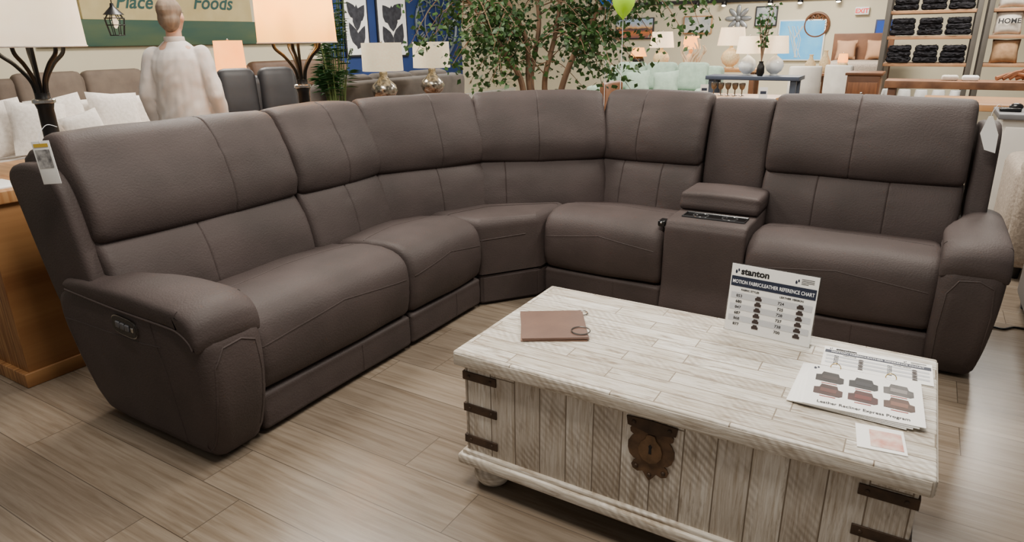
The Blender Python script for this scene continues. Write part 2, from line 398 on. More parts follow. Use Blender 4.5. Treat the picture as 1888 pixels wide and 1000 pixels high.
# arms
P_ARM=[(.035,.012),(-.02,.045),(-.060,.14),(-.084,.27),(-.088,.38),(-.078,.455),(-.03,.505),(.08,.518),(.4,.52),(.62,.515),(.718,.478),(.738,.41),(.725,.30),(.69,.16),(.645,.06),(.57,.014),(.3,.008)]
P_PAD=[(-.086,.450),(-.090,.485),(-.076,.525),(-.038,.553),(.03,.566),(.2,.572),(.45,.570),(.6,.561),(.650,.547),(.645,.530),(.56,.515),(.3,.511),(.08,.508),(.0,.500),(-.042,.480),(-.064,.452),(-.076,.443)]
def arm(M,w,outer):
    def pinch(v,w_):
        t=max(0,min(1,(v.y-.16)/.34)); t=t*t*(3-2*t)*.07
        f=(v.x/w_) if outer==0 else (1-v.x/w_); f=max(0,f)
        if v.z<.40: t*=max(0,(v.z-.30)/.10)
        return V((v.x-t*f if outer==0 else v.x+t*f,v.y,v.z))
    def df(v,w_):
        k=max(0,1-v.z/.45)**1.8*.034
        t=(1-v.x/w_) if outer==0 else v.x/w_
        return pinch(V((v.x+(k*t if outer==0 else -k*t),v.y,v.z)),w_)
    def dp(v,w_):
        q=abs(2*v.x/w_-1)
        return pinch(V((v.x,v.y+.02*q**3 if v.y<0 else v.y,v.z-.022*q**2.6)),w_)
    mb=MB().soft(P_ARM,w,.045,M,nx=10,deform=df,wr=.004,crown=.004)
    ox,dx=(-.5,1) if outer==0 else (w+.5,-1)
    mb.seam([(ox,.70,.385),(ox,.22,.395),(ox,.12,.405)],(dx,0,0),M)
    mb.seam([(ox,.16,.48),(ox,.13,.3),(ox,.13,.03)],(dx,0,0),M)
    fx=[w*.15,w*.12,w*.15,w*.30,w*.6,w*.82,w*.87,w*.84]; fz=[.04,.22,.37,.425,.432,.41,.30,.06]
    mb.seam([(x,-.5,z) for x,z in zip(fx,fz)],(0,1,0),M,.0036,10)
    a=build(mb,'arm',LEA,sofa)
    build(MB().soft(P_PAD,w+.010,.012,M@T((-.005,0,0)),nx=14,crown=0,deform=dp,wr=.003),'arm_pad',LEA,sofa)
    mb=MB(); xx=-.003 if outer==0 else w+.003
    mb.tube(smooth_path([M@V((xx,-.050,.436)),M@V((xx,-.034,.460)),M@V((xx,.01,.482)),M@V((xx,.08,.488)),M@V((xx,.35,.492)),M@V((xx,.64,.506))],8),.0048,6)
    build(mb,'piping',LEA,a)
arm(ML(1.035),.225,0); arm(MR(.158),.212,1)
P_WING=[(.46,.46),(.50,.66),(.55,.84),(.62,.915),(.72,.93),(.84,.915),(.885,.87),(.87,.8),(.80,.58),(.735,.42),(.66,.38),(.55,.38)]
build(MB().soft(P_WING,.075,.022,ML(1.045),nx=3),'back_wing',LEA,sofa); build(MB().soft(P_WING,.085,.022,MR(.225),nx=3),'back_wing',LEA,sofa)
cp=V((-2.09,1.031,.440)); Mp=T(cp)@RX(PI/2)@RZ(R(-4))
def oval(a,b): return [(a*abs(cos(t))**.5*(1 if cos(t)>=0 else -1),b*abs(sin(t))**.7*(1 if sin(t)>=0 else -1)) for t in [2*PI*k/40 for k in range(40)]]
panel=build(MB().prism(oval(.066,.030),-.010,.005,Mp),'control_panel',BLK,sofa)
build(MB().prism(oval(.069,.033),-.010,.0035,Mp),'panel_rim',SIL,panel)
for i in range(3): build(MB().box((-.03+.026*i,.002,.006),(.02,.022,.008),.003,Mp),'button',mat('button_grey',(86,86,90),rough=.3),panel)
build(MB().box((.048,.002,.0055),(.012,.016,.004),.0015,Mp),'usb_port',SIL,panel)
for x,y in((-1.95,1.2),(-2.3,1.2),(-1.9,2.5),(.25,3.05),(.25,3.45),(-1.4,3.1)):
    build(MB().lathe([(.02,0),(.02,.03)],12,T((x,y,0))),'foot',BLK,sofa)
# ------------------------------------------------------------------ trunk coffee table
X0,X1,Y0,Y1=-1.04,.145,1.376,1.985; cx=(X0+X1)/2; cy=(Y0+Y1)/2; HT=.46
ct=thing('coffee_table','whitewashed distressed wood trunk coffee table with dark iron straps','coffee table',(cx,cy,0))
build(MB().box((cx,cy,.4375),(X1-X0,Y1-Y0,.045),.006,I4,2),'tabletop',WTOP,ct)
mb=MB()
for y in (Y0,Y1): mb.box((cx,y+(.0005 if y==Y0 else -.0005),.437),(X1-X0-.014,.004,.034),.0015)
for x in (X0,X1): mb.box((x,cy,.437),(.004,Y1-Y0-.014,.034),.0015)
build(mb,'edge_band',WEDGE,ct)
build(MB().box((cx,cy,.27),(X1-X0-.045,Y1-Y0-.045,.29),.004),'body',WFRONT,ct)
mb=MB().box((cx,cy,.1),(X1-X0+.0,Y1-Y0,.034),.008,I4,2).box((cx,cy,.122),(X1-X0-.022,Y1-Y0-.022,.016),.006)
build(mb,'base_moulding',WEDGE,ct)
for x in(X0+.078,X1-.078):
    for y in(Y0+.078,Y1-.078):
        build(MB().lathe([(.032,0),(.046,.008),(.060,.03),(.058,.05),(.042,.064),(.039,.07),(.052,.076),(.052,.086)],24,T((x,y,0))),'bun_foot',WEDGE,ct)
bx0,bx1,by0,by1=X0+.0225,X1-.0225,Y0+.0225,Y1-.0225
for x,sg in((bx0,1),(bx1,-1)):
    for y,sy in ((by0,1),(by1,-1)):
        for z in(.380,.275,.168):
            mb=MB().box((x+sg*.053,y-sy*.002,z),(.114,.005,.027),.0015).box((x-sg*.002,y+sy*.028,z),(.005,.062,.027),.0015)
            st=build(mb,'corner_strap',IRON,ct)
            if sy>0:
                for q in(.018,.092): build(MB().ball((x+sg*q,y-sy*.005,z),(.005,.003,.005),I4,8,6),'rivet',IRON,st)
Ml=T((cx,by0,0))@RX(PI/2)
def sym(pts): return pts+[(-x,y) for x,y in reversed(pts) if abs(x)>1e-6]
pl=sym([(0,.228),(.01,.240),(.018,.252),(.032,.247),(.045,.253),(.049,.264),(.044,.275),(.036,.281),(.045,.284),(.055,.294),(.06,.31),(.06,.33),(.052,.345),(.046,.352),(.055,.358),(.056,.368),(.05,.376),(.0,.376)])
lk=build(MB().prism(pl,0,.005,Ml),'lock_plate',RUST,ct)
build(MB().prism(sym([(0,.366),(.03,.372),(.062,.378),(.066,.402),(.0,.405)]),.004,.009,Ml),'hasp',IRON,lk)
build(MB().prism(sym([(0,.282),(.018,.288),(.029,.304),(.031,.32),(.025,.338),(.014,.35),(.01,.362),(0,.364)]),.004,.009,Ml),'escutcheon',mat('bronze',(126,98,72),(90,70,52),30,rough=.45,metal=.4),lk)
for x,y in((-.036,.262),(.036,.262),(-.046,.39),(.046,.39),(0,.246)): build(MB().ball((x,y,.009 if y>.3 else .006),(.006,.006,.004),Ml,10,6),'stud',IRON,lk)
build(MB().prism([(-.004,.31),(.004,.31),(.003,.325),(.005,.332),(0,.338),(-.005,.332),(-.003,.325)],.009,.0096,Ml),'keyhole',INK,lk)
# ------------------------------------------------------------------ things on the coffee table
def flat(corners,z):
    p=[onz(u,v,z) for u,v in corners]   # BL, BR, TL
    o=p[0]; ex=(p[1]-o); w=ex.length; ex.normalize(); ey=p[2]-o; ey-=ex*ey.dot(ex); h=ey.length; ey.normalize()
    M=Matrix((ex,ey,V((0,0,1)))).transposed().to_4x4(); return T(o)@M,w,h
M,w,h=flat([(963,631),(1086,629),(961,580)],.4605)
sb=thing('swatch_book','brown leather swatch book on a ring lying on the coffee table','swatch book',M@V((w/2,h/2,0)))
LSW=mat('swatch_leather',(112,84,70),(102,76,64),12,rough=.6,bump=.2)
for i in range(4):
    build(MB().box((w/2+.0015*(i%3-1),h/2+.002*(i%2),.0015+.0026*i),(w,h,.0022),.0008,M@T((w/2,h/2,0))@RZ(R([-2,1.2,-1,0][i]))@T((-w/2,-h/2,0))),'swatch',LSW if i>0 else mat('swatch_tan',(140,104,82),rough=.6),sb)
rp=[(w*.90+.028*cos(2*PI*k/24),h*.22+.028*sin(2*PI*k/24),.013) for k in range(25)]
build(MB().tube(rp,.0018,6,M),'binder_ring',SIL,sb)
rp=[(w*1.0+.02*cos(2*PI*k/24),h*.99+.02*sin(2*PI*k/24),.003) for k in range(25)]
tag(build(MB().tube(rp,.0016,6,M),'binder_ring',SIL),'small loose metal ring lying behind the brown swatch book','ring')
PBR=mat('picture_brown',(52,40,37),rough=.6)
def sofa_icon(x,y,s,M,z,root):
    mb=MB().prism([(x+p*s,y+q*s*.8) for p,q in((-1,-.8),(1,-.8),(1.05,.2),(.74,.3),(.62,.95),(-.5,1.0),(-.72,.36),(-1.05,.25))],z,z+.0002,M)
    build(mb,'sofa_picture',PBR,root)
def line(body,size,M,root,m=None,ax='CENTER',bold=0,fit=None):
    build(MB().text(body,size,M,ax,bold,0,0,fit),'lettering',m or INK,root,flip=False)
def leaf_logo(x,y,s,M,root):
    mb=MB()
    for px,py,r_ in((0,0,1),(.55,.55,.8)):
        pts=[(x+(px+q*r_*.42)*s,y+(py+t*r_)*s) for q,t in((0,0),(.7,.15),(.9,.5),(.55,.85),(0,1),(-.35,.6),(-.3,.2))]
        mb.add([(p[0],p[1],0) for p in pts],[tuple(range(7))],M)
    build(mb,'logo',NAVYP,root,flip=False)
def chart(M,w,h,root):
    """M maps x (right), y (up), z (out of the card)"""
    Z=T((0,0,.0006)); Z2=T((0,0,.0009))
    for k in (0,2,4):
        build(MB().rect(.03*w,h*(.50-.085*k),.97*w,h*(.585-.085*k),M@Z),'row_tint',GREYP,root,flip=False)
    build(MB().rect(.012*w,.675*h,.988*w,.825*h,M@Z),'navy_banner',NAVYP,root,flip=False)
    leaf_logo(.055*w,.86*h,.06*h,M@Z,root); leaf_logo(.75*w,.86*h,.055*h,M@Z,root)
    for q in (.935,.912,.89,.868): build(MB().rect(.81*w,q*h,(.95 if q!=.868 else .89)*w,(q+.008)*h,M@Z),'fine_print',INK,root,flip=False)
    line('MOTION FABRIC/LEATHER REFERENCE CHART',.082*h,M@Z2@T((.5*w,.722*h,0)),root,WINK,bold=.00012,fit=.94*w)
    line('stanton',.13*h,M@Z@T((.115*w,.862*h,0)),root,ax='LEFT',bold=.0011,fit=.36*w)
    line('FABRIC STYLES',.038*h,M@Z@T((.25*w,.62*h,0)),root,bold=.0003); line('LEATHER VERSION',.038*h,M@Z@T((.73*w,.62*h,0)),root,bold=.0003)
    for k,(p,q) in enumerate(zip(('853','680','847','687','868','877'),('724','725','728','727','738','700'))):
        line(p,.058*h,M@Z2@T((.13*w,h*(.52-.085*k),0)),root,bold=.0003); line(q,.058*h,M@Z2@T((.62*w,h*(.52-.085*k),0)),root,bold=.0003)
        sofa_icon(.36*w,h*(.542-.085*k),.045*h,M,.0009,root); sofa_icon(.84*w,h*(.542-.085*k),.045*h,M,.0009,root)
ACR=mat('clear_acrylic',(245,248,248),rough=.03,trans=1)
p0=onz(1335,606,.4615); p1=onz(1491,642,.4615); ex=p1-p0; w=ex.length; ex.normalize(); h=.205
ey=(V((0,0,1))+V((-ex.y,ex.x,0))*.10).normalized(); ez=ex.cross(ey)
M=T(p0)@Matrix((ex,ey,ez)).transposed().to_4x4()
sg=thing('sign_holder','clear acrylic sign holder standing upright with reference chart on coffee table','sign',p0+ex*w/2)
build(MB().box((w/2,h/2,-.002),(w,h,.0012),0,M),'card',PAPER,sg)
build(MB().box((w/2,h/2+.001,-.0045),(w+.006,h+.004,.002),0,M).box((w/2,.0005,-.03),(w+.006,.002,.055),0,M),'acrylic_stand',ACR,sg)
chart(M@T((0,0,-.0012)),w,h,sg)
M,w,h=flat([(1513,673),(1722,714),(1536,641)],.4612)
lc=thing('chart_card','white reference chart card lying flat at the table back corner','card',M@V((w/2,h/2,0)))
build(MB().box((w/2,h/2,.0008),(w,h,.0016),0,M),'card',PAPER,lc); chart(M@T((0,0,.0016)),w,h,lc)
M,w,h=flat([(1478,749),(1706,798),(1512,680)],.463)
lf=thing('leaflet_stack','fanned ring-bound laminated leaflets with six recliner pictures on coffee table','leaflet',M@V((w/2,h/2,0)))
for i in range(4): build(MB().box((w/2-.006*(3-i),h/2,.0012+.003*i),(w,h,.0016),0,M@T((w*.5,h,0))@RZ(R(-1.6*(3-i)))@T((-w*.5,-h,0))),'leaflet',PAPER,lf)
Mt=M@T((0,0,.0112))
line('Leather Recliner Express Program',.085*h,Mt@T((.5*w,.07*h,.0006)),lf,bold=.0003,fit=.76*w)
cols=[(36,28,27),(26,26,30),(92,88,86),(66,36,30),(72,24,20),(88,60,48)]
for k in range(6):
    x=w*(.2+.3*(k%3)); y=h*(.70 if k<3 else .38); c=cols[k]; s_=.115*h
    root_=build(MB().prism([(x+p*s_*1.25,y+q*s_) for p,q in((-1,-.9),(.75,-1.05),(1,-.8),(1,.25),(.7,.4),(.6,1.1),(-.5,1.2),(-.62,.5),(-1,.35))],.0004,.0007,Mt),'recliner_picture',mat('picture_%d'%k,c,tuple(q*.75 for q in c),60,rough=.6),lf)
    build(MB().prism([(x+p*s_*1.25,y+q*s_) for p,q in((-.55,-.35),(.55,-.45),(.6,.3),(-.52,.4))],.0007,.0009,Mt),'seat_highlight',mat('picture_light_%d'%k,tuple(min(255,q*1.4) for q in c),rough=.6),root_)
    build(MB().rect(x-.07*w,y-.155*h,x+.07*w,y-.14*h,Mt@T((0,0,.0006))),'caption_line',mat('red_print',(170,60,50),rough=.6),lf,flip=False)
leaf_logo(.05*w,.87*h,.06*h,Mt@T((0,0,.0006)),lf)
for q in(.24,.74):
    rp=[(w*q+.012*cos(2*PI*k/20),h*.97+.004,.012+.012*sin(2*PI*k/20)) for k in range(21)]
    build(MB().tube(rp,.0012,6,M),'binder_ring',mat('brass_ring',(176,150,90),rough=.3,metal=1),lf)
M,w,h=flat([(1580,824),(1674,843),(1594,784)],.4608)
pc=thing('photo_card','small white card with pinkish picture near the table front edge','card',M@V((w/2,h/2,0)))
build(MB().box((w/2,h/2,.0008),(w,h,.0016),0,M),'card',PAPER,pc)
build(MB().rect(.28*w,.12*h,.94*w,.82*h,M@T((0,0,.0022))),'picture',mat('pink_picture',(226,206,192),(196,120,100),30,rough=.5),pc,flip=False)
# ------------------------------------------------------------------ hang tags
def hang_tag(M,w,h,label,pic):
    g=thing('hang_tag',label,'tag',M@V((0,-h,0)))
    if pic: build(MB().box((0,-h/2,0),(w,h,.002),.0009,M),'tag_card',PAPER,g)
    else: build(MB().prism([(-w*.12,0),(w*.12,0),(w*.5,-h*.5),(w*.42,-h),(-w*.2,-h*.9),(-w*.5,-h*.45)],-.001,.001,M),'tag_card',PAPER,g)
    if pic: build(MB().rect(-w*.4,-h*.62,w*.4,-h*.2,M@T((0,0,.002))),'print',mat('tag_print',(90,88,90),(190,188,186),60,rough=.6),g,flip=False)
    if pic: build(MB().rect(-w*.4,-h*.14,w*.4,-h*.06,M@T((0,0,.002))),'yellow_strip',mat('yellow_print',(214,178,60),rough=.6),g,flip=False)
    build(MB().tube(smooth_path([V((0,-.006,.002)),V((.006,.02,.0)),V((.022,.045,-.02)),V((.03,.035,-.05))],5),.0008,5,M),'string',WINK,g)
    return g
def upright(p,yaw,tilt=0): return T(p)@RZ(yaw)@RX(PI/2)@RZ(tilt)
hang_tag(upright((-2.325,1.02,1.02),R(25),R(4)),.062,.135,'white printed tag hanging from the near left sofa back',True)
hang_tag(upright((.245,3.375,.975),R(-8),R(6)),.062,.15,'plain pointed white tag hanging from the right end sofa back',False)
# ------------------------------------------------------------------ console table behind sofa + two candelabra lamps
tb=thing('sofa_table','solid rustic brown wood console table behind the left end of the sofa','table',(-3.25,2.0,0))
build(MB().box((-3.25,1.98,.765),(.74,1.96,.05),.006),'tabletop',WOODT,tb)
build(MB().box((-3.25,1.98,.40),(.70,1.9,.69),.004),'body',WOODO,tb)
build(MB().box((-3.25,1.98,.03),(.72,1.94,.06),.004),'plinth',WOODO,tb)
tag(build(MB().box((-3.02,1.12,.793),(.2,.16,.006),.001,I4),'paper_sheet',PAPER),'white paper sheets on the end of the wood console','paper')
def candelabra(loc,label,lit):
    g=thing('table_lamp',label,'lamp',loc,0,'matching candelabra lamps')
    build(MB().lathe([(.09,0),(.09,.012),(.05,.03),(.034,.05),(.032,.24),(.04,.27),(.03,.29),(.03,.31),(.0,.315)],20),'lamp_base',BLKM,g,True)
    build(MB().lathe([(.036,.262),(.046,.268),(.046,.28),(.036,.286)],20),'metal_band',SIL,g,True)
    for k in range(5):
        a=2*PI*k/5+.3; c,s_=cos(a),sin(a)
        am=build(MB().tube(smooth_path([(c*.02,s_*.02,.29),(c*.03,s_*.03,.36),(c*.075,s_*.075,.43),(c*.125,s_*.125,.48),(c*.13,s_*.13,.54)],6),.009,8).lathe([(.02,.535),(.016,.55)],12,T((c*.13,s_*.13,0))),'arm',BLKM,g,True)
        build(MB().lathe([(.011,.55),(.011,.62)],12,T((c*.13,s_*.13,0))),'candle_sleeve',BLKM if not lit else WHITEF,am,True)
        build(MB().lathe([(.006,.62),(.017,.64),(.014,.66),(.003,.685)],12,T((c*.13,s_*.13,0))),'bulb',BULB if lit else SHADEW,am,True)
    build(MB().lathe([(.008,.3),(.008,.83)],10),'stem',BLKM,g,True)
    o=build(MB().lathe([(.21,.505),(.20,.85)],40),'lamp_shade',SHADEL if lit else SHADEW,g,True)
    bm=bmesh.new(); bm.from_mesh(o.data); bmesh.ops.delete(bm,geom=[f for f in bm.faces if len(f.verts)>4],context='FACES'); bm.to_mesh(o.data); bm.free()
    build(MB().tube([(.21*cos(2*PI*k/40),.21*sin(2*PI*k/40),.505) for k in range(41)],.004,6),'shade_rim',WHITEF,o,True)
    if lit:
        l=bpy.data.lights.new('lamp_glow','POINT'); l.energy=14; l.color=(1,.68,.34); l.shadow_soft_size=.06
        lo=bpy.data.objects.new('lamp_glow',l); C.objects.link(lo); lo.location=V(loc)+V((0,0,.72))
candelabra((-3.36,1.53,.79),'black candelabra table lamp with pale self-glowing drum shade at left edge',False)
candelabra((-3.0,2.70,.79),'black candelabra table lamp with glowing amber drum shade',True)
# ------------------------------------------------------------------ generic furniture
def couch(name,label,loc,rz,w,d,hb,m,n,arm_w=.2,seat_h=.44,cat='sofa',cush=True):
    g=thing(name,label,cat,loc,rz)
    build(MB().box((0,0,.2),(w-.04,d-.04,.26),.03),'base',m,g,True)
    build(MB().box((0,d/2-.12,(hb+.1)/2),(w-.04,.24,hb-.1),.07,RX(R(-3)),2),'backrest',m,g,True)
    for s_ in(-1,1):
        build(MB().box((s_*(w/2-arm_w/2),-.02,.33),(arm_w,d-.06,.56),.06,I4,2),'arm',m,g,True)
        for y in(-d/2+.08,d/2-.08): build(MB().lathe([(.018,0),(.025,.08)],10,T((s_*(w/2-.1),y,0))),'leg',BLKM,g,True)
    iw=(w-2*arm_w)/n
    for i in range(n):
        x=-w/2+arm_w+iw*(i+.5)
        build(MB().box((x,-.1,seat_h-.06),(iw-.01,d-.3,.16),.05,I4,3,lambda p,h:V((p.x,p.y,p.z+.02*(1-(p.x/h.x)**2)*(1-(p.y/h.y)**2)*(1 if p.z>0 else 0)))),'seat_cushion',m,g,True,sharp=70)
        if cush: build(MB().box((x,d/2-.3,hb-.14),(iw-.015,.18,.42),.07,RX(R(-9)),3),'back_cushion',m,g,True,sharp=70)
    return g
def pillow(name,label,p,yaw,size,m,tilt=18,roll=0,group=None):
    mb=MB().pillow(size,size,.14,T(p)@RZ(yaw)@RX(R(90-tilt))@RZ(R(roll))@T((0,size/2,0)))
    return tag(build(mb,name,m,sharp=80),label,'pillow',group)
couch('sofa','white textured fabric sofa behind the wood console table',(-5.95,2.7,0),PI/2,3.2,1.05,.86,WHITEF,3,cush=False)
for i,(u,xx,s_,ro,tx) in enumerate(((8,-6.03,.44,4,'leftmost'),(72,-5.84,.42,-8,'second from left'),(130,-6.03,.44,6,'third from left'),(172,-5.72,.32,12,'small front'),(222,-6.03,.44,-5,'rightmost'))):
    q=onx(u,230,xx); pillow('throw_pillow','%s white throw pillow leaning on the white sofa back'%tx,(xx,q.y,.48),PI/2,s_,WHITEF,16,ro,'pillows on the white sofa')
couch('sofa','taupe leather sofa against the wall under green band',(-8.2,4.7,0),PI/2,2.6,.95,.98,TAUPE,3)
couch('sofa','slate grey sofa turned away behind the silver glass lamps',(-5.2,5.6,0),-PI/2,2.3,.95,.95,GREYF,3)
couch('sofa','brown leather sofa by the wall left of the palm',(-8.2,7.6,0),PI/2,2.2,.95,1.0,mat('brown_sofa',(104,78,60),(88,64,48),8,rough=.6),2)
q=at(482,140,5.35); couch('loveseat','dark grey leather loveseat behind the amber lamp',(q.x,q.y,0),R(62),.86,.72,1.06,mat('charcoal_leather',(48,46,48),(40,38,40),8,rough=.55),2,arm_w=.12,cat='sofa')
# ------------------------------------------------------------------ mercury glass lamps on a console
cn=thing('console_table','narrow dark wood console carrying two silver glass lamps','table',(-4.4,5.3,0))
build(MB().box((-4.4,5.3,.72),(.36,1.6,.04),.005),'tabletop',WOODB,cn)
for x in(-.14,.14):
    for y in(-.74,.74): build(MB().box((-4.4+x,5.3+y,.35),(.05,.05,.70),.004),'leg',WOODB,cn)
def lamp(label,loc,prof,bm_,sh,sm,stem=None,group=None,k=1.0,cat='lamp'):
    """prof lathe of the base, sh=(r bottom, r top, z0, z1)"""
    g=thing('table_lamp',label,cat,loc,0,group)
    build(MB().lathe([(r*k,z*k) for r,z in prof],24),'lamp_base',bm_,g,True)
    r0,r1,z0,z1=[q*k for q in sh]
    build(MB().lathe([(.007*k,prof[-1][1]*k-.01),(.007*k,z1)],8),'stem',SIL,g,True)
    build(MB().lathe([(r0,z0),(r1,z1),(r1-.004,z1),(r0-.004,z0),(r0,z0)],32),'lamp_shade',sm,g,True)
    build(MB().ball((0,0,z1+.008),.01),'finial',SIL,g,True)
    return g
GOURD=[(.06,0),(.06,.012),(.05,.02),(.10,.06),(.125,.11),(.11,.16),(.06,.205),(.035,.24),(.04,.27),(.03,.285)]
BALL=[(.05,0),(.05,.015),(.04,.02),(.09,.06),(.115,.125),(.09,.19),(.04,.23),(.02,.245),(.02,.27)]
q=at(710,100,6.5); lamp('silver mercury glass gourd lamp with white drum shade, nearer one',(-4.4,q.y,.74),GOURD,MERC,(.19,.185,.29,.54),SHADES,k=1.0)
q=at(797,100,7.15); lamp('silver mercury glass gourd lamp beside the tree, farther one',(-4.4,q.y,.74),GOURD,MERC,(.19,.185,.29,.54),SHADES,k=1.0)
def pedestal(label,x,y,h,r=.25):
    pd=thing('side_table',label,'table',(x,y,0))
    build(MB().lathe([(r,h-.05),(r+.01,h-.04),(r+.01,h-.01),(r,h)],24),'tabletop',WOODB,pd,True); build(MB().lathe([(.16,0),(.16,.02),(.03,.04),(.03,h-.04)],16),'pedestal',WOODB,pd,True)
q=at(422,95,7.2); pedestal('small round dark side table under the lit orange lamp',q.x,q.y,.72)
lamp('small far lamp with warm orange lit shade left of the dark loveseat',(q.x,q.y,.72),BALL,BLKM,(.15,.14,.28,.60),SHADEL)
# ------------------------------------------------------------------ wall decor left (wall plane x=-9)
WX=-8.99
a=onx(150,38,WX); b=onx(462,38,WX); top=onx(300,-40,WX).z; bt=onx(300,38,WX).z
sgn=thing('wall_sign','tan painted wall sign board with script lettering above the green band','sign',(WX+.03,(a.y+b.y)/2,bt))
build(MB().box((WX+.02,(a.y+b.y)/2,(top+bt)/2),(.04,b.y-a.y,top-bt),.005),'board',mat('sign_tan',(206,190,142),(194,176,126),4,rough=.8),sgn)
MW=lambda u,v: T(onx(u,v,WX+.045))@RZ(PI/2)@RX(PI/2)
TEAL=mat('teal_paint',(44,88,84),rough=.7)
for tx,sz,u_ in(('Place',.24,248),('Foods',.26,393)): build(MB().text(tx,sz,MW(u_,15 if u_<300 else 17),shear=.35,bold=.004),'lettering',TEAL,sgn,flip=False)
a=onx(60,60,WX); b=onx(590,60,WX); z1=onx(300,38,WX).z; z0=onx(300,84,WX).z
tag(build(MB().box((WX+.03,(a.y+b.y)/2,(z0+z1)/2),(.06,b.y-a.y,z1-z0),.01),'wall_band',GREENB),'long dark green board running along the wall below tan sign','board')
FRM=mat('dark_frame',(30,32,40),rough=.5); FEA=mat('leaf_ink',(58,60,68),(34,36,44),14,rough=.8)
WXN=WX+.03
for k,(ua,ub) in enumerate(((628,682),(690,752))):
    a=onx(ua,0,WXN); b=onx(ub,100,WXN); z1=a.z+.35; z0=onx(ub,104,WXN).z; yc=(a.y+b.y)/2; wd=b.y-a.y
    g=thing('framed_print','%s framed white print of dark leaves on the blue wall'%('left' if k==0 else 'right'),'picture',(WXN,yc,z0),0,'leaf prints')
    build(MB().box((WXN+.015,yc,(z0+z1)/2),(.03,wd,z1-z0),.004),'frame',FRM,g)
    build(MB().box((WXN+.031,yc,(z0+z1)/2),(.004,wd-.07,z1-z0-.07)),'sheet',PAPER,g)
    mb=MB(); Mw=T((WXN+.036,yc,z0))@RZ(PI/2)@RX(PI/2); hh=z1-z0
    for j,(an,x0_,y0_,ln) in enumerate(((60,-.05,.10,.44),(118,.05,.12,.46),(88,.0,.34,.42),(52,-.02,.45,.36),(130,.02,.5,.34))):
        if k: an=180-an
        d=V((cos(R(an)),sin(R(an)))); n_=V((-d.y,d.x)); o=V((x0_*wd,y0_*hh)); ln*=hh*.82
        pts=[o+d*ln*t+n_*q*wd*.17 for t,q in((0,0),(.15,.6),(.35,1),(.6,.9),(.85,.4),(1,0),(.85,-.4),(.6,-.9),(.35,-1),(.15,-.6))]
        mb.add([(max(-wd*.44,min(wd*.44,p.x)),p.y,.001*j) for p in pts],[tuple(range(10))],Mw)
    build(mb,'leaf_drawing',FEA,g,flip=False)
c=onx(803,47,WXN); rad=(onx(838,47,WXN)-c).length
ck=thing('wall_clock','round dark skeleton wall clock with numerals on the navy wall','clock',(WXN,c.y,c.z-rad))
Mc=T(c)@RZ(PI/2)@RX(PI/2)
def ring(r,t,z=.03): return [(r*cos(2*PI*k/48),r*sin(2*PI*k/48),z) for k in range(49)]
CLK=mat('clock_steel',(132,142,150),(98,108,118),9,rough=.5,metal=.4)
build(MB().tube(ring(rad,0),.03,8,Mc),'outer_ring',CLK,ck); build(MB().tube(ring(rad*.58,0),.016,8,Mc),'inner_ring',CLK,ck)
for k,t in enumerate(('XII','I','II','III','IV','V','VI','VII','VIII','IX','X','XI')):
    build(MB().text(t,rad*.3,Mc@RZ(-k*PI/6)@T((0,rad*.68,.03)),bold=.006),'numeral',CLK,ck,flip=False)
mb=MB()
for k in range(8): mb.box((rad*.3,0,.02),(rad*.56,.02,.012),0,Mc@RZ(k*PI/4))
build(mb,'spokes',CLK,ck)
build(MB().box((0,rad*.22,.045),(.03,rad*.45,.01),0,Mc@RZ(1.0)),'hour_hand',BLKM,ck); build(MB().box((0,rad*.3,.055),(.02,rad*.62,.01),0,Mc@RZ(-.5)),'minute_hand',BLKM,ck)
p=at(212,40,6.6)
lt=thing('pendant_lantern','black wire cage pendant lantern hanging in front of green band','lantern',(p.x,p.y,p.z-.13))
mb=MB()
for k in range(8):
    a=2*PI*k/8; mb.tube([(p.x+.06*cos(a),p.y+.06*sin(a),p.z-.12),(p.x+.085*cos(a),p.y+.085*sin(a),p.z+.02),(p.x+.03*cos(a),p.y+.03*sin(a),p.z+.1)],.004,6)
for z,r in((-.12,.062),(-.03,.08),(.03,.085)): mb.tube([(p.x+r*cos(2*PI*k/20),p.y+r*sin(2*PI*k/20),p.z+z) for k in range(21)],.004,6)
build(mb,'cage',BLKM,lt); build(MB().lathe([(.09,.06),(.05,.10),(.02,.13),(.015,.16)],16,T(p)),'cap',BLKM,lt)
build(MB().lathe([(.01,.05),(.03,.0),(.02,-.04),(.005,-.06)],12,T(p)),'bulb',SHADEW,lt); build(MB().tube([p+V((0,0,.15)),p+V((0,0,1.9))],.005,6),'cord',BLKM,lt)
# ------------------------------------------------------------------ the shopper in pale shirt, seen from behind
def capsule(mb,a,b,ra,rb,seg=12):
    a=V(a);b=V(b);d=(b-a); n=d.normalized(); pts=[];rs=[]
    for o in(-1,-.85,-.5,0): pts.append(a+n*o*ra); rs.append(max(.002,ra*math.sqrt(max(0,1-o*o))))
    for t in(.25,.5,.75): pts.append(a+d*t); rs.append(ra+(rb-ra)*t)
    for o in(0,.5,.85,1): pts.append(b+n*o*rb); rs.append(max(.002,rb*math.sqrt(max(0,1-o*o))))
    mb.tube(pts,rs,seg)
def stack(mb,secs,seg=20):
    vs=[];fs=[]
    for z,rx,ry,y in secs:
        for k in range(seg): w=2*PI*k/seg; vs.append((rx*cos(w),y+ry*sin(w),z))
    for i in range(len(secs)-1):
        for k in range(seg): k2=(k+1)%seg; fs.append((i*seg+k,i*seg+k2,(i+1)*seg+k2,(i+1)*seg+k))
    fs+=[tuple(range(seg))[::-1],tuple(range((len(secs)-1)*seg,len(secs)*seg))]; mb.add(vs,fs)
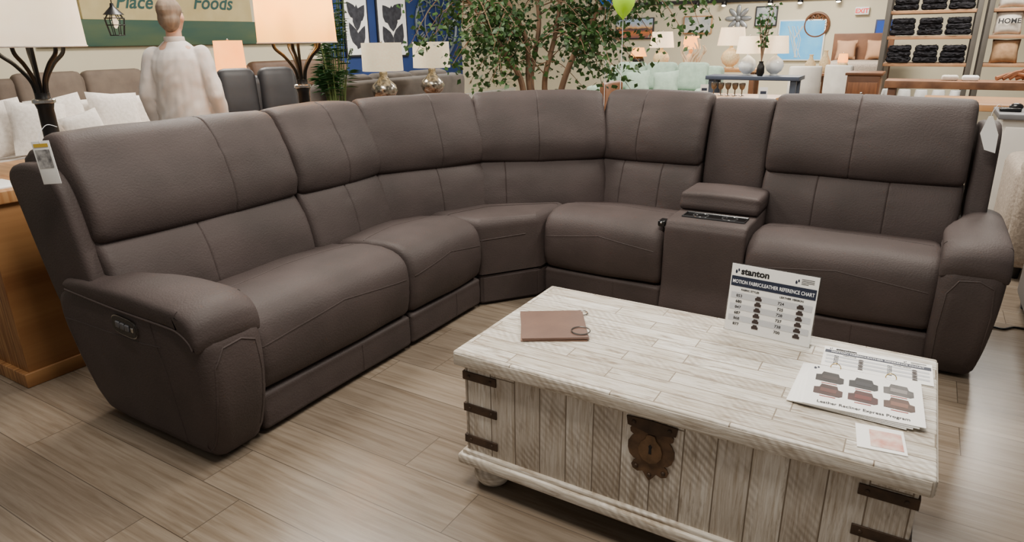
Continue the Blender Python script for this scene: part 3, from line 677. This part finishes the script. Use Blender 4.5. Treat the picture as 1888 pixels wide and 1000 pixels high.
def fuse(mb,name,m,parent,vox,it=4,fold=0):
    me=bpy.data.meshes.new('tmp'); bmesh.ops.recalc_face_normals(mb.bm,faces=mb.bm.faces); mb.bm.to_mesh(me); mb.bm.free(); o=bpy.data.objects.new('tmp',me); C.objects.link(o)
    r=o.modifiers.new('r','REMESH'); r.mode='VOXEL'; r.voxel_size=vox
    s_=o.modifiers.new('s','SMOOTH'); s_.factor=.5; s_.iterations=it
    bpy.context.view_layer.update(); dg=bpy.context.evaluated_depsgraph_get()
    nm=bpy.data.meshes.new_from_object(o.evaluated_get(dg)); bpy.data.objects.remove(o)
    nm.name=name; nm.materials.clear(); nm.materials.append(m)
    if fold:
        nn=[v.normal.copy() for v in nm.vertices]
        for v,q in zip(nm.vertices,nn): p=v.co; v.co=p+q*fold*(noise.noise(V((p.x*12+p.z*4,p.y*12,p.z*6)))+.5*noise.noise(V((p.x*26,p.y*26,p.z*16+p.x*10))))
    for p in nm.polygons: p.use_smooth=True
    q=bpy.data.objects.new(name,nm); C.objects.link(q); q.parent=parent; return q
def person(label,loc,rz,k,shirt,trouser,hairm,skin):
    g=thing('person',label,'person',loc,rz); g.scale=(k,k,k)
    sh={-1:V((-.165,0,1.37)),1:V((.165,0,1.37))}; el={s:V((s*.235,.03,1.10)) for s in(-1,1)}; wr={s:V((s*.225,-.06,.86)) for s in(-1,1)}
    b=MB()
    stack(b,[(.86,.155,.105,0),(.95,.165,.115,0),(1.08,.135,.10,0),(1.25,.155,.11,0),(1.36,.16,.10,.0),(1.42,.115,.08,.005),(1.46,.06,.06,.005)])
    capsule(b,(0,.008,1.44),(0,-.005,1.53),.052,.05); b.ball((0,-.012,1.615),(.07,.09,.112)); b.ball((0,-.03,1.56),(.05,.064,.062))
    capsule(b,(0,-.094,1.62),(0,-.109,1.592),.009,.012); b.ball((0,-.092,1.552),(.02,.012,.008))
    for s_ in(-1,1):
        b.ball((s_*.074,.0,1.605),(.012,.02,.03)); b.ball((s_*.03,-.09,1.637),(.02,.01,.006))
        capsule(b,(s_*.09,0,.88),(s_*.10,-.01,.48),.082,.055); capsule(b,(s_*.10,-.01,.48),(s_*.10,.02,.09),.054,.036)
        capsule(b,(s_*.10,.03,.045),(s_*.115,-.13,.035),.04,.034)
        capsule(b,sh[s_],el[s_],.048,.04); capsule(b,el[s_],wr[s_],.039,.026)
        d=(wr[s_]-el[s_]).normalized(); c=wr[s_]+d*.05; sd=V((0,1,0))
        b.ball(c,(.022,.042,.04))
        for j,ln in enumerate((.062,.072,.068,.052)):
            o=c+d*.035+sd*(j-1.5)*.019; m_=o+d*ln*.55; e=m_+d*ln*.4+V((-s_*.012,-.004,-.006)); capsule(b,o,m_,.0085,.008,8); capsule(b,m_,e,.008,.007,8)
        o=c-sd*.028-d*.01; capsule(b,o,o-sd*.02+d*.035,.010,.0085,8)
    fuse(b,'body',skin,g,.0085,3)
    b=MB(); stack(b,[(.80,.192,.135,0),(.95,.188,.132,0),(1.08,.182,.128,0),(1.25,.182,.128,0),(1.34,.176,.118,.0),(1.395,.140,.10,.005),(1.435,.092,.082,.005),(1.458,.068,.066,.005)])
    for s_ in(-1,1): capsule(b,sh[s_],el[s_],.06,.056); capsule(b,el[s_],el[s_].lerp(wr[s_],.85),.055,.044)
    fuse(b,'shirt',shirt,g,.009,4,.009)
    build(MB().lathe([(.060,1.445),(.066,1.462),(.064,1.486),(.058,1.488),(.057,1.46),(.054,1.445)],24,T((0,.004,0))),'collar',shirt,g,True)
    b=MB(); stack(b,[(.78,.168,.118,0),(.90,.172,.12,0),(.97,.165,.115,0)])
    for s_ in(-1,1): capsule(b,(s_*.09,0,.86),(s_*.10,-.01,.48),.09,.066); capsule(b,(s_*.10,-.01,.48),(s_*.10,.015,.12),.066,.056)
    fuse(b,'trousers',trouser,g,.012,4)
    for s_ in(-1,1):
        b=MB(); capsule(b,(s_*.10,.04,.045),(s_*.116,-.15,.038),.045,.038); b.box((s_*.108,-.055,.012),(.085,.27,.024),.01); fuse(b,'shoe',BLK,g,.008,2)
    b=MB(); b.ball((0,.014,1.652),(.078,.098,.09)); b.ball((0,.04,1.60),(.070,.066,.085))
    h=fuse(b,'hair',hairm,g,.007,2,.006)
    bm=bmesh.new(); bm.from_mesh(h.data)
    bmesh.ops.delete(bm,geom=[v for v in bm.verts if v.co.y<-.055 and v.co.z<1.675],context='VERTS'); bm.to_mesh(h.data); bm.free()
    for s_ in(-1,1):
        ey=build(MB().ball((s_*.03,-.094,1.621),(.011,.007,.006),I4,10,8),'eye',PAPER,g,True); build(MB().ball((s_*.03,-.1005,1.621),(.005,.002,.005),I4,8,6),'iris',INK,ey,True)
        build(MB().tube([(s_*.016,-.101,1.640),(s_*.03,-.103,1.645),(s_*.046,-.094,1.641)],.0035,6),'eyebrow',hairm,g,True)
    build(MB().ball((0,-.1015,1.553),(.019,.006,.006),I4,10,6),'lips',mat('lip',(176,106,96),rough=.5),g,True)
    return g
SKIN=mat('skin',(200,162,140),(190,150,128),9,rough=.6)
WSH=mat('pale_shirt',(206,201,197),(192,187,184),12,rough=.95)
q=at(330,120,4.3); person('person in pale shirt standing behind the wood console, seen from behind',(q.x,q.y,0),R(214),.90,WSH,mat('grey_trousers',(110,108,110),rough=.9),mat('ash_brown_hair',(134,118,102),(108,94,82),40,(1,1,.3),rough=.8),SKIN)
# ------------------------------------------------------------------ plants
def leafset(mb,pts,size,droop=.4):
    for p in pts:
        d=V((random.gauss(0,1),random.gauss(0,1),random.gauss(-droop,.7))).normalized(); n_=d.cross(V((random.gauss(0,1),random.gauss(0,1),random.gauss(0,1)))).normalized(); s_=size*random.uniform(.7,1.3)
        up=d.cross(n_)
        mb.add([p,p+d*s_*.45+n_*s_*.36+up*s_*.08,p+d*s_,p+d*s_*.45-n_*s_*.36+up*s_*.08],[(0,1,2),(0,2,3)])
q=at(1000,150,5.05); tr=thing('potted_tree','tall leafy artificial ficus tree behind the sofa corner','tree',(q.x,q.y,0))
ox,oy=q.x,q.y
build(MB().lathe([(.15,0),(.19,.02),(.22,.34),(.235,.36),(.235,.4),(.2,.4),(.2,.36),(.0,.36)],28,T((ox,oy,0))),'pot',POT,tr)
build(MB().lathe([(.2,.35),(.2,.37),(.0,.375)],20,T((ox,oy,0))),'soil',SOIL,tr)
W=rt; D=fh
def tp(a,b,z): return V((ox,oy,z))+W*a+D*b
stems=[[(0,0,.36),(-.05,0,.7),(-.10,.03,1.0),(-.12,0,1.3),(-.30,.0,1.65),(-.42,.05,1.95)],
       [(.03,.02,.36),(.05,.04,.7),(.02,.05,1.0),(.10,.05,1.35),(.16,.08,1.8),(.2,.1,2.2)],
       [(-.02,.03,.36),(-.02,.05,.7),(-.08,.08,1.0),(-.02,.1,1.4),(-.06,.1,1.8),(-.02,.1,2.3)],
       [(.04,-.02,.36),(.10,-.02,.75),(.16,-.03,1.02),(.28,-.05,1.3),(.42,-.05,1.5),(.6,0,1.6),(.9,.02,1.58)],
       [(-.04,.0,.36),(-.12,.0,.75),(-.16,-.02,1.02),(-.30,-.03,1.25),(-.44,.0,1.45),(-.56,.0,1.6)]]
for st in stems:
    pp=smooth_path([tp(*p) for p in st],7); n=len(pp); build(MB().tube(pp,[.030*(1-.72*i/n) for i in range(n)],8),'trunk',BARK,tr)
br=MB(); lp=[]
for _ in range(170):
    st=random.choice(stems); pp=smooth_path([tp(*p) for p in st],7); i=random.randint(int(len(pp)*.42),len(pp)-1); p=pp[i]
    a=random.uniform(0,2*PI); ln=random.uniform(.2,.5); e=p+V((cos(a),sin(a),random.uniform(-.6,.4)))*ln; mid=p.lerp(e,.5)+V((0,0,.07)); e.z-=.1
    if e.z<.90 or e.z>2.1: continue
    lat=(e-V((ox,oy,0))).dot(W)
    if e.z<1.45 and -.22<lat<.28 and random.random()<.8: continue
    sp=smooth_path([p,mid,e],6); br.tube(sp,[.005*(1-.7*j/len(sp)) for j in range(len(sp))],5)
    for s_ in sp[3:]:
        for _ in range(4): lp.append(s_+V((random.gauss(0,.045),random.gauss(0,.045),random.gauss(-.02,.045))))
build(br,'branch',BARK,tr)
lm=MB(); leafset(lm,lp,.044,.5); build(lm,'foliage',LEAF,tr,flip=False)
q=at(614,110,6.2); pm=thing('potted_palm','green potted bamboo palm between the amber lamp and leaf prints','plant',(q.x,q.y,0))
build(MB().lathe([(.13,0),(.17,.3),(.18,.32),(.15,.32),(.0,.3)],24,T((q.x,q.y,0))),'pot',POT,pm)
sm=MB(); lv=MB()
for k in range(30):
    a=random.uniform(0,2*PI); ra=random.uniform(.02,.05); hh=random.uniform(.75,1.75); base=q.xy.to_3d()+V((cos(a)*ra,sin(a)*ra,.3)); sp_=random.uniform(.05,.15); tip=base+V((cos(a)*sp_,sin(a)*sp_,hh-.12)); md=base.lerp(tip,.6)+V((0,0,.16))
    sp=smooth_path([base,md,tip],8); sm.tube(sp,.006,5)
    d=(sp[-1]-sp[-4]).normalized(); sd=d.cross(V((0,0,1))).normalized()
    for j in range(8,len(sp)):
        for s_ in(-1,1):
            dd=(d*.55+sd*s_+V((0,0,-.25))).normalized(); ln=random.uniform(.09,.16); n_=dd.cross(V((0,0,1))).normalized()*.015; p=sp[j]
            lv.add([p,p+dd*ln*.4+n_,p+dd*ln+V((0,0,-.03)),p+dd*ln*.4-n_],[(0,1,2),(0,2,3)])
build(sm,'stem',mat('palm_stem',(92,110,60),rough=.6),pm); build(lv,'frond',PALM,pm,flip=False)
for u,v,d_,c,t in((1150,5,4.5,(170,226,30),'lime green'),(1120,-10,4.95,(40,100,214),'blue')):
    p=at(u,v,d_); g=thing('balloon','%s balloon floating on a string beside the tree'%t,'balloon',(p.x,p.y,0))
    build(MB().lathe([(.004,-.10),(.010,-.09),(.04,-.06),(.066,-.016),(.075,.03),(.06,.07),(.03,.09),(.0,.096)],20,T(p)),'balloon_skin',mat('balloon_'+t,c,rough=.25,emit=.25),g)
    build(MB().tube([(p.x,p.y,.03),(p.x,p.y,p.z-.095)],.0015,5),'string',WINK,g); build(MB().lathe([(.04,0),(.045,.03),(.0,.035)],14,T((p.x,p.y,0))),'weight',SIL,g)
# ------------------------------------------------------------------ middle distance right
couch('sofa','pale sage green sofa in the middle distance right of the tree',(-3.5,9.95,0),0,1.85,.95,.9,SAGE,3)
for u,t in((1160,'left'),(1225,'right')):
    q=at(u,150,9.9); pillow('throw_pillow','%s sage green throw pillow on the pale sage sofa'%t,(q.x,9.68,.46),0,.38,SAGE,16,6,'pillows on the sage sofa')
def table(name,label,x0,x1,y0,y1,z,mt,ml,th=.05,lw=.07):
    g=thing(name,label,'table',((x0+x1)/2,(y0+y1)/2,0))
    build(MB().box(((x0+x1)/2,(y0+y1)/2,z-th/2),(x1-x0,y1-y0,th),.006),'tabletop',mt,g)
    for x in(x0+lw,x1-lw):
        for y in(y0+lw,y1-lw): build(MB().box((x,y,(z-th)/2),(lw,lw,z-th),.004),'leg',ml,g)
    return g
table('dining_table','light wood dining table with a row of goblets behind the sofa',-2.2,-1.12,6.05,6.8,.77,WOODT,WOODB)
for k in range(5):
    p=ony(1316+13*k,166,6.55); g=thing('goblet','small pewter goblet on the light wood dining table','goblet',(p.x,6.55,.77),0,'row of pewter goblets')
    build(MB().lathe([(.026,0),(.026,.004),(.006,.012),(.006,.05),(.022,.065),(.03,.1),(.028,.115),(.024,.11),(.0,.07)],14),'bowl',mat('pewter',(120,112,102),rough=.35,metal=.8),g,True)
def side_chair(label,loc,rz,m,ml,hb=.92,wd=.46,name='dining_chair'):
    g=thing(name,label,'chair',loc,rz)
    build(MB().box((0,0,.44),(wd,.46,.09),.035,I4,2),'seat',m,g,True)
    build(MB().box((0,.21,.5+(hb-.5)/2),(wd,.07,hb-.5),.03,I4,3,lambda p,h:V((p.x,p.y-.05*(p.x/h.x)**2,p.z))),'backrest',m,g,True)
    for x in(-1,1):
        for y in(-1,1): build(MB().tube([(x*wd*.42,y*.19,.42),(x*wd*.45,y*.21,0)],[.018,.013],8),'leg',ml,g,True)
    return g
BRL=mat('brown_leather',(142,98,68),(122,82,56),8,rough=.5); DKL=mat('dark_leather',(52,44,42),rough=.5)
side_chair('tan brown leather dining chair at the left end of wood table',(-2.55,6.45,0),R(90),BRL,BLKM,.88)
q=at(1262,175,5.75); side_chair('dark leather dining chair in front of the light wood table',(q.x,5.75,0),R(180),DKL,BLKM,.82)
def price(label,x,y,z,w=.07,h=.1):
    g=thing('price_sign',label,'sign',(x,y,z))
    M_=T((x,y,z+.003))@RZ(R(15))@RX(R(80))
    build(MB().box((0,h/2+.003,0),(w,h,.002),0,M_),'card',PAPER,g); build(MB().box((0,0,.0),(w*.9,.05,.004),0,T((x,y,z+.002))@RZ(R(15))),'stand',ACR,g)
    build(MB().rect(-w*.35,h*.45,w*.35,h*.7,M_@T((0,0,.002))),'print',NAVYP,g,flip=False)
price('small white price card on the right end of light wood table',-1.2,6.2,.77)
price('small white price card left of the pewter goblets',ony(1298,172,6.4).x,6.4,.77)
table('console_table','dark blue grey console table carrying two white glass lamps',-2.5,-1.35,9.05,9.5,.81,mat('blue_grey_paint',(56,64,80),rough=.5),mat('blue_grey_leg',(62,70,84),rough=.5))
WG=mat('white_glass',(232,234,232),(214,218,218),8,rough=.2)
CRB=mat('cream_woven',(232,208,166),(204,178,134),50,rough=.8,bump=.5,bsc=60)
q=ony(1377,130,9.25); lamp('white lamp with round glass base, left one on the blue grey console',(q.x,9.25,.81),BALL,WG,(.155,.13,.27,.48),SHADEW,k=1.0)
q=ony(1427,130,9.3); lamp('white lamp with round glass base, right one on the blue grey console',(q.x,9.3,.81),BALL,WG,(.155,.13,.27,.48),SHADEW,k=1.0)
a=ony(1150,125,11.4); b=ony(1400,125,11.4)
table('console_table','long pale wood console with lamps behind the sage sofa',a.x,b.x,11.2,11.7,.80,WOODT,WOODB)
for u,t,k,m_ in((1218,'left',1.2,CRB),(1345,'right',1.3,CRB)):
    q=ony(u,125,11.45); lamp('cream woven ball lamp with white shade, %s one behind the sage sofa'%t,(q.x,11.45,.80),BALL,m_,(.17,.14,.27,.48),SHADEW,k=k)
q=ony(1272,125,11.5); lamp('small lamp with warm lit shade between the cream ball lamps',(q.x,11.5,.80),GOURD,CRB,(.15,.12,.3,.5),SHADEL,k=1.0)
q=ony(1176,125,11.5); lamp('small lit lamp beside the tree at the left end of pale console',(q.x,11.5,.80),BALL,BLKM,(.16,.10,.2,.36),SHADEL,k=.9)
q=ony(1270,118,11.3); mb=MB()
for k in range(9):
    a=random.uniform(0,PI); b0=V((q.x+random.uniform(-.15,.15),11.3,.80)); mb.tube(smooth_path([b0,b0+V((cos(a)*.1,random.uniform(-.05,.05),.15)),b0+V((cos(a)*.2+random.uniform(-.05,.05),0,.28)),b0+V((cos(a)*.16,0,.40+random.uniform(-.08,.08)))],5),[.022-.0008*i for i in range(16)],7)
tag(build(mb,'driftwood_sculpture',mat('driftwood',(214,190,160),(184,156,126),15,rough=.9)),'pale twisted driftwood branch sculpture beside the far lamps','sculpture')
q=ony(1402,130,9.12); g=thing('vase_of_branches','dark vase of leafy green branches between the white glass lamps','plant',(q.x,9.12,.81))
build(MB().lathe([(.03,0),(.05,.04),(.045,.12),(.025,.16),(.03,.18)],16,T((q.x,9.12,.81))),'vase',BLKM,g)
bb=MB(); lp=[]
for k in range(9):
    a=2*PI*k/9; sp=smooth_path([V((q.x,9.12,.97)),V((q.x+.03*cos(a),9.12+.02*sin(a),1.2)),V((q.x+random.uniform(.05,.14)*cos(a),9.12+.04*sin(a),1.40+random.uniform(0,.25)))],5); bb.tube(sp,.004,5)
    for s_ in sp[5:]:
        for _ in range(3): lp.append(s_+V((random.gauss(0,.02),random.gauss(0,.02),random.gauss(0,.02))))
build(bb,'branch',BARK,g); lm=MB(); leafset(lm,lp,.05,.1); build(lm,'foliage',PALM,g,flip=False)
# far wall decor (wall y=15)
WY=14.98
def canvas(name,label,u0_,v0_,u1_,v1_,m,fr,cat='picture'):
    a=ony(u0_,v0_,WY); b=ony(u1_,v1_,WY); g=thing(name,label,cat,((a.x+b.x)/2,WY,b.z))
    build(MB().box(((a.x+b.x)/2,WY-.02,(a.z+b.z)/2),(b.x-a.x,.04,a.z-b.z),.004),'frame',fr,g)
    build(MB().box(((a.x+b.x)/2,WY-.042,(a.z+b.z)/2),(b.x-a.x-.05,.006,a.z-b.z-.05)),'canvas',m,g); return g,a,b
def sunset():
    m,n,l,b=base_mat('sunset_picture'); tc=n.new('ShaderNodeTexCoord'); sp=n.new('ShaderNodeSeparateXYZ'); l.new(tc.outputs['Generated'],sp.inputs[0])
    no=n.new('ShaderNodeTexNoise'); no.inputs['Scale'].default_value=9; l.new(tc.outputs['Generated'],no.inputs['Vector'])
    ad=n.new('ShaderNodeMath'); ad.operation='MULTIPLY_ADD'; ad.inputs[1].default_value=.25; l.new(no.outputs['Fac'],ad.inputs[0]); l.new(sp.outputs['Z'],ad.inputs[2])
    rp=n.new('ShaderNodeValToRGB'); e=rp.color_ramp.elements; e[0].color=L((60,70,96)); e[1].color=L((170,196,224)); e[1].position=1
    for p,c in((.42,(206,120,60)),(.58,(70,60,70)),(.68,(236,180,110)),(.82,(190,200,214))): q=e.new(p); q.color=L(c)
    l.new(ad.outputs[0],rp.inputs[0]); l.new(rp.outputs[0],b.inputs['Base Color']); b.inputs['Roughness'].default_value=.5; return m
canvas('framed_picture','wide sunset lake landscape picture right of the tree',1137,34,1205,72,sunset(),FRM)
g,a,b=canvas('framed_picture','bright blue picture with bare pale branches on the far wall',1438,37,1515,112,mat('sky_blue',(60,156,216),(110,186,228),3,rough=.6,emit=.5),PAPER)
mb=MB(); cxx=(a.x+b.x)/2
for k in range(7):
    x=cxx+random.uniform(-.2,.2); mb.tube([(cxx+random.uniform(-.1,.1),WY-.05,b.z+.06),(x,WY-.05,b.z+.4),(x+random.uniform(-.15,.15),WY-.05,a.z-.12)],.009,5)
build(mb,'painted_branches',mat('pale_branch',(206,222,226),rough=.7),g)
canvas('framed_picture','pale abstract picture on the far wall above the cream lamps',1262,30,1312,62,mat('pale_abstract',(224,218,206),(150,166,176),4,rough=.7),WOODT)
canvas('framed_picture','small grey framed picture on the far wall beside the blue picture',1395,12,1432,48,mat('grey_abstract',(190,196,198),(120,130,136),4,rough=.7),FRM)
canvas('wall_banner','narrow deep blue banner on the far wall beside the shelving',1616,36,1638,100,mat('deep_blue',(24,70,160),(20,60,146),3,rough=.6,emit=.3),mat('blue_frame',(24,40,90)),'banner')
c=ony(1506,46,WY); mb=MB(); Mc=T(c+V((0,-.02,0)))@RX(PI/2); rr=(ony(1528,46,WY)-c).length
mb.tube([(rr*cos(2*PI*k/40),rr*sin(2*PI*k/40),0) for k in range(41)],.03,8,Mc); mb.tube([(rr*.35*cos(2*PI*k/30),rr*.35*sin(2*PI*k/30),0) for k in range(31)],.02,8,Mc)
for k in range(12):
    a=2*PI*k/12; mb.tube([(rr*.35*cos(a),rr*.35*sin(a),0),(rr*.7*cos(a+.18),rr*.7*sin(a+.18),.01),(rr*cos(a),rr*sin(a),0)],.016,6,Mc); mb.tube([(rr*.35*cos(a),rr*.35*sin(a),0),(rr*.7*cos(a-.18),rr*.7*sin(a-.18),.01),(rr*cos(a),rr*sin(a),0)],.016,6,Mc)
tag(build(mb,'wall_medallion',WOODB),'round carved brown wood medallion on the far wall','wall art')
c=ony(1361,34,WY); mb=MB(); Mc=T(c+V((0,.005,0)))@RX(PI/2)
for k in range(8): mb.ball((0,0,0),(.11,.05,.02),Mc@RZ(2*PI*k/8)@T((.16,0,0)))
mb.ball((0,0,.02),(.06,.06,.03),Mc); tag(build(mb,'metal_flower',mat('grey_metal_art',(176,180,182),(130,134,138),9,rough=.4,metal=.6)),'grey metal flower wall art above the far lamps','wall art')
c=ony(1590,20,WY); ex_=thing('exit_sign','red and white exit sign on the far wall','sign',(c.x,WY,c.z-.07))
build(MB().box((c.x,WY-.03,c.z),(.24,.06,.14),.008),'housing',PAPER,ex_)
build(MB().text('EXIT',.11,T((c.x,WY-.062,c.z-.038))@RX(PI/2),bold=.003),'lettering',mat('exit_red',(214,40,36),emit=1.2),ex_,flip=False)
SPOT=mat('spot_glow',(255,244,222),emit=14)
for k,u in enumerate((1285,1335,1420,1475,1545)):
    x=ony(u,10,14.86).x; g=thing('track_spotlight','small bright spotlight hanging from the dark rail on far wall','spotlight',(x,14.86,1.88),0,'spotlights on the far rail')
    build(MB().lathe([(.05,0),(.055,.02),(.045,.08),(.012,.09),(.012,.13)],14),'housing',BLKM,g,True); build(MB().ball((0,-.03,.005),(.042,.03,.02),I4,12,8),'glowing_lens',SPOT,g,True)
# dining set with white chairs
q=at(1522,150,10.6); g=thing('dining_table','round dark dining table between the white dining chairs','table',(q.x,q.y,0))
build(MB().lathe([(.0,.75),(.42,.75),(.42,.72),(.40,.71),(.0,.71)],32),'tabletop',WOODB,g,True); build(MB().lathe([(.28,0),(.28,.03),(.07,.08),(.06,.6),(.12,.71)],24),'pedestal',WOODB,g,True)
WV=mat('white_vinyl',(224,219,210),rough=.7)
q1=at(1478,150,9.5); side_chair('white upholstered dining chair at left of round table',(q1.x,q1.y,0),R(200),WV,BLKM,.9,.42)
q1=at(1558,150,9.6); side_chair('white upholstered dining chair at right of round table',(q1.x,q1.y,0),R(150),WV,BLKM,.9,.42)
for k in range(2):
    q2=V((q.x-.24+.2*k,q.y-.05,.75)); tag(build(MB().lathe([(.03,0),(.07,.05),(.08,.12+.03*k),(.03,.2+.06*k),(.025,.24+.06*k),(.035,.26+.06*k)],18,T(q2)),'vase',CRB),('shorter' if k==0 else 'taller')+' cream vase on the round dining table','vase')
q2=V((q.x+.2,q.y,.75)); lamp('small lit yellow lamp on the round dining table',q2,BALL,CRB,(.10,.08,.2,.36),SHADEL,k=.75)
# dresser, bed
q=at(1594,150,7.5); g=thing('dresser','reddish brown wood dresser left of the metal shelving','dresser',(q.x,q.y,0))
build(MB().box((0,0,.44),(.32,.40,.88),.006),'body',WOODB,g,True); build(MB().box((0,0,.895),(.36,.44,.03),.006),'top',WOODB,g,True)
for z in(.2,.45,.7):
    d=build(MB().box((0,-.205,z),(.28,.02,.22),.004),'drawer',mat('drawer_wood',(140,90,54),(112,70,42),5,(9,1,1),.45),g,True); build(MB().ball((0,-.225,z),.014),'knob',SIL,d,True)
q=at(1585,95,12.5); g=thing('bed','far bed with brown wood headboard and beige bedding','bed',(q.x,q.y,0))
build(MB().box((0,.45,.66),(1.0,.08,1.3),.01),'headboard',WOODB,g,True); build(MB().box((0,-.3,.55),(.96,1.4,.6),.08,I4,2),'mattress',BEIGE,g,True); build(MB().box((0,-.3,.14),(.98,1.5,.26),.01),'bed_frame',WOODB,g,True)
for k,s_ in enumerate((-.25,.25)):
    p=V((q.x+s_,q.y+.24,.86)); pillow('bed_pillow',('left' if k==0 else 'right')+' tan pillow against the brown headboard',p,0,.34,mat('tan_pillow',(190,146,112),rough=.9),12,0,'pillows on the far bed')
# ------------------------------------------------------------------ shelving rack
RACKM=mat('rack_metal',(96,92,86),rough=.45,metal=.4)
SHW=mat('shelf_wood',(178,134,96),(150,108,74),6,(1,8,1),.5)
zs=(.15,.57,.98,1.27,1.54,1.9)
def rack(label,x0,x1,y):
    g=thing('shelving_rack',label,'shelves',((x0+x1)/2,y,0))
    for x in(x0,x1):
        for yy in(y-.2,y+.2): build(MB().box((x,yy,1.1),(.05,.05,2.2),.004),'post',RACKM,g)
    for z in zs: build(MB().box(((x0+x1)/2,y,z-.02),(x1-x0-.05,.42,.035),.004),'shelf',SHW,g)
rack('grey metal shelving rack with wood shelves holding black throws',-.50,.36,9.3); rack('second grey metal shelving rack at the right edge with pillows',.46,1.4,9.3)
FUR=mat('black_fur',(36,35,41),(18,17,20),46,rough=1,bump=1,bsc=40)
def fluff(p,h):
    b_=.35 if p.z<-h.z*.6 else 1
    return p+V((random.gauss(0,.003),random.gauss(0,.005),random.gauss(0,.004)*b_))
for zi,z in enumerate((.98,1.27,1.54)):
    for k in range(3):
        x=-.335+.265*k; mb=MB()
        for j in range(3): mb.box((x+random.uniform(-.005,.005),9.24+random.uniform(-.01,.01),z+.036+.060*j),(.240-.01*j,.32,.060),.022,I4,7,fluff)
        tag(build(mb,'folded_throw',FUR,sharp=80),'folded black shaggy throw on the left shelving rack','throw','black throws on the rack')
for k in range(5):
    x=-.38+.17*k; tag(build(MB().lathe([(.0,0),(.06,.0),(.07,.04),(.06,.11),(.05,.115),(.0,.1)],14,T((x,9.2,.57))),'bowl',WG),'small white bowl on the low rack shelf','bowl','white bowls on the rack')
PW=mat('pillow_linen',(222,214,202),(206,198,186),30,rough=.95); TN=mat('tan_linen',(176,140,104),(150,116,84),18,rough=.95); TL=mat('teal_linen',(64,92,108),rough=.95)
for k,(x,z,m_,t) in enumerate(((.64,1.54,PW,'white linen'),(.95,1.54,PW,'large white linen'),(.64,1.27,PW,'white lettered linen'),(.95,1.27,PW,'cream lettered linen'),(.66,.98,TN,'tan patterned'),(.98,.98,TL,'dark teal'))):
    p_=pillow('throw_pillow','%s throw pillow on the right shelving rack'%t,(x,9.14,z),0,.25,m_,10,0)
    if z==1.27: build(MB().text('HOME',.07,T((x,9.14-.072,z+.115))@RX(R(82)),bold=.002),'lettering',INK,p_,flip=False)
# live edge console, wood table, grey top console, armchair, ottoman
table('console_table','rough live edge wood console in front of shelving racks',-.36,1.1,7.75,8.15,.86,mat('live_edge',(150,106,74),(104,70,48),7,(1,7,1),.6),WOODB,.07)
for k,(u,v) in enumerate(((1752,133),(1790,132))):
    q=ony(u,140,7.95); tag(build(MB().box((q.x,7.95,.885),(.14,.1,.05),.02,I4,2),'folded_towel',PAPER if k else PW),('cream' if k==0 else 'white')+' folded cloth on the live edge console','cloth')
mb=MB()
for k in range(6): mb.tube(smooth_path([(.55+.05*k,7.9+.02*k,.886),(.68+.05*k,7.95,.93+.02*(k%3)),(.85+.04*k,7.9,.91),(1.0+.02*k,7.95,.98)],5),[.022-.0009*i for i in range(16)],7)
tag(build(mb,'driftwood_sculpture',mat('red_driftwood',(166,110,74),(120,76,50),12,rough=.8)),'reddish driftwood branches lying on the live edge console','sculpture')
table('dining_table','honey wood table behind the right end of the sofa',0.0,1.5,6.15,6.95,.79,WOODT,WOODB)
CAB=mat('cabinet_white',(206,202,194),(196,191,183),4,rough=.6)
g=thing('console_table','white cabinet console with dark grey top at right edge','table',(.95,5.6,0))
build(MB().box((.95,5.6,.40),(.98,.46,.74),.006),'body',CAB,g); build(MB().box((.95,5.6,.785),(1.04,.52,.035),.006),'tabletop',mat('grey_top',(98,98,100),(84,84,88),6,rough=.5),g)
for k in range(2): d=build(MB().box((.7+.5*k,5.365,.42),(.44,.02,.6),.004),'cabinet_door',CAB,g); build(MB().ball((.7+.5*k+(.16 if k==0 else -.16),5.345,.45),.013),'knob',BLKM,d)
q=onz(1868,212,.8025); tag(build(MB().box((q.x,5.55,.815),(.12,.1,.024),.01).ball((q.x+.03,5.55,.832),(.04,.03,.025)),'black_decoration',BLK),'small black ornament on the grey topped console','ornament')
couch('armchair','greige boucle armchair behind the right sofa arm',(.94,4.75,0),PI,.9,.8,.70,BEIGE,1,cat='armchair')
g=thing('ottoman','dark brown low ottoman cut off at the right edge','ottoman',(.86,3.65,0)); build(MB().box((.86,3.65,.17),(.62,.66,.24),.04,I4,2),'cushion',DKL,g)
for x in(.6,1.12):
    for y in(3.38,3.92): build(MB().lathe([(.025,0),(.03,.06)],10,T((x,y,0))),'foot',BLKM,g)
pp=[onz(u,v,.006) for u,v in((1815,612),(1830,604),(1850,607),(1868,604),(1890,607))]
tag(build(MB().tube(smooth_path(pp,8),.005,6),'power_cord',BLK),'thin black power cord on the floor beside the right arm','cord')
# ------------------------------------------------------------------ light
w=bpy.data.worlds.new('world'); S.world=w; w.use_nodes=True; w.node_tree.nodes['Background'].inputs[0].default_value=(1,.95,.88,1); w.node_tree.nodes['Background'].inputs[1].default_value=.25
def area(p,sx,sy,e,c=(1,.93,.83),rot=(0,0,0)):
    l=bpy.data.lights.new('ceiling_panel','AREA'); l.shape='RECTANGLE'; l.size=sx; l.size_y=sy; l.energy=e; l.color=c
    o=bpy.data.objects.new('ceiling_panel',l); C.objects.link(o); o.location=p; o.rotation_euler=rot
for x,y,e in((-.9,1.0,98),(-3.2,2.8,118),(-.2,4.2,120),(-6.2,4.5,170),(-6.5,9,200),(-2.5,8.5,210),(.6,8,155),(-2,12.5,250)): area((x,y,3.1),1.2,.8,e)
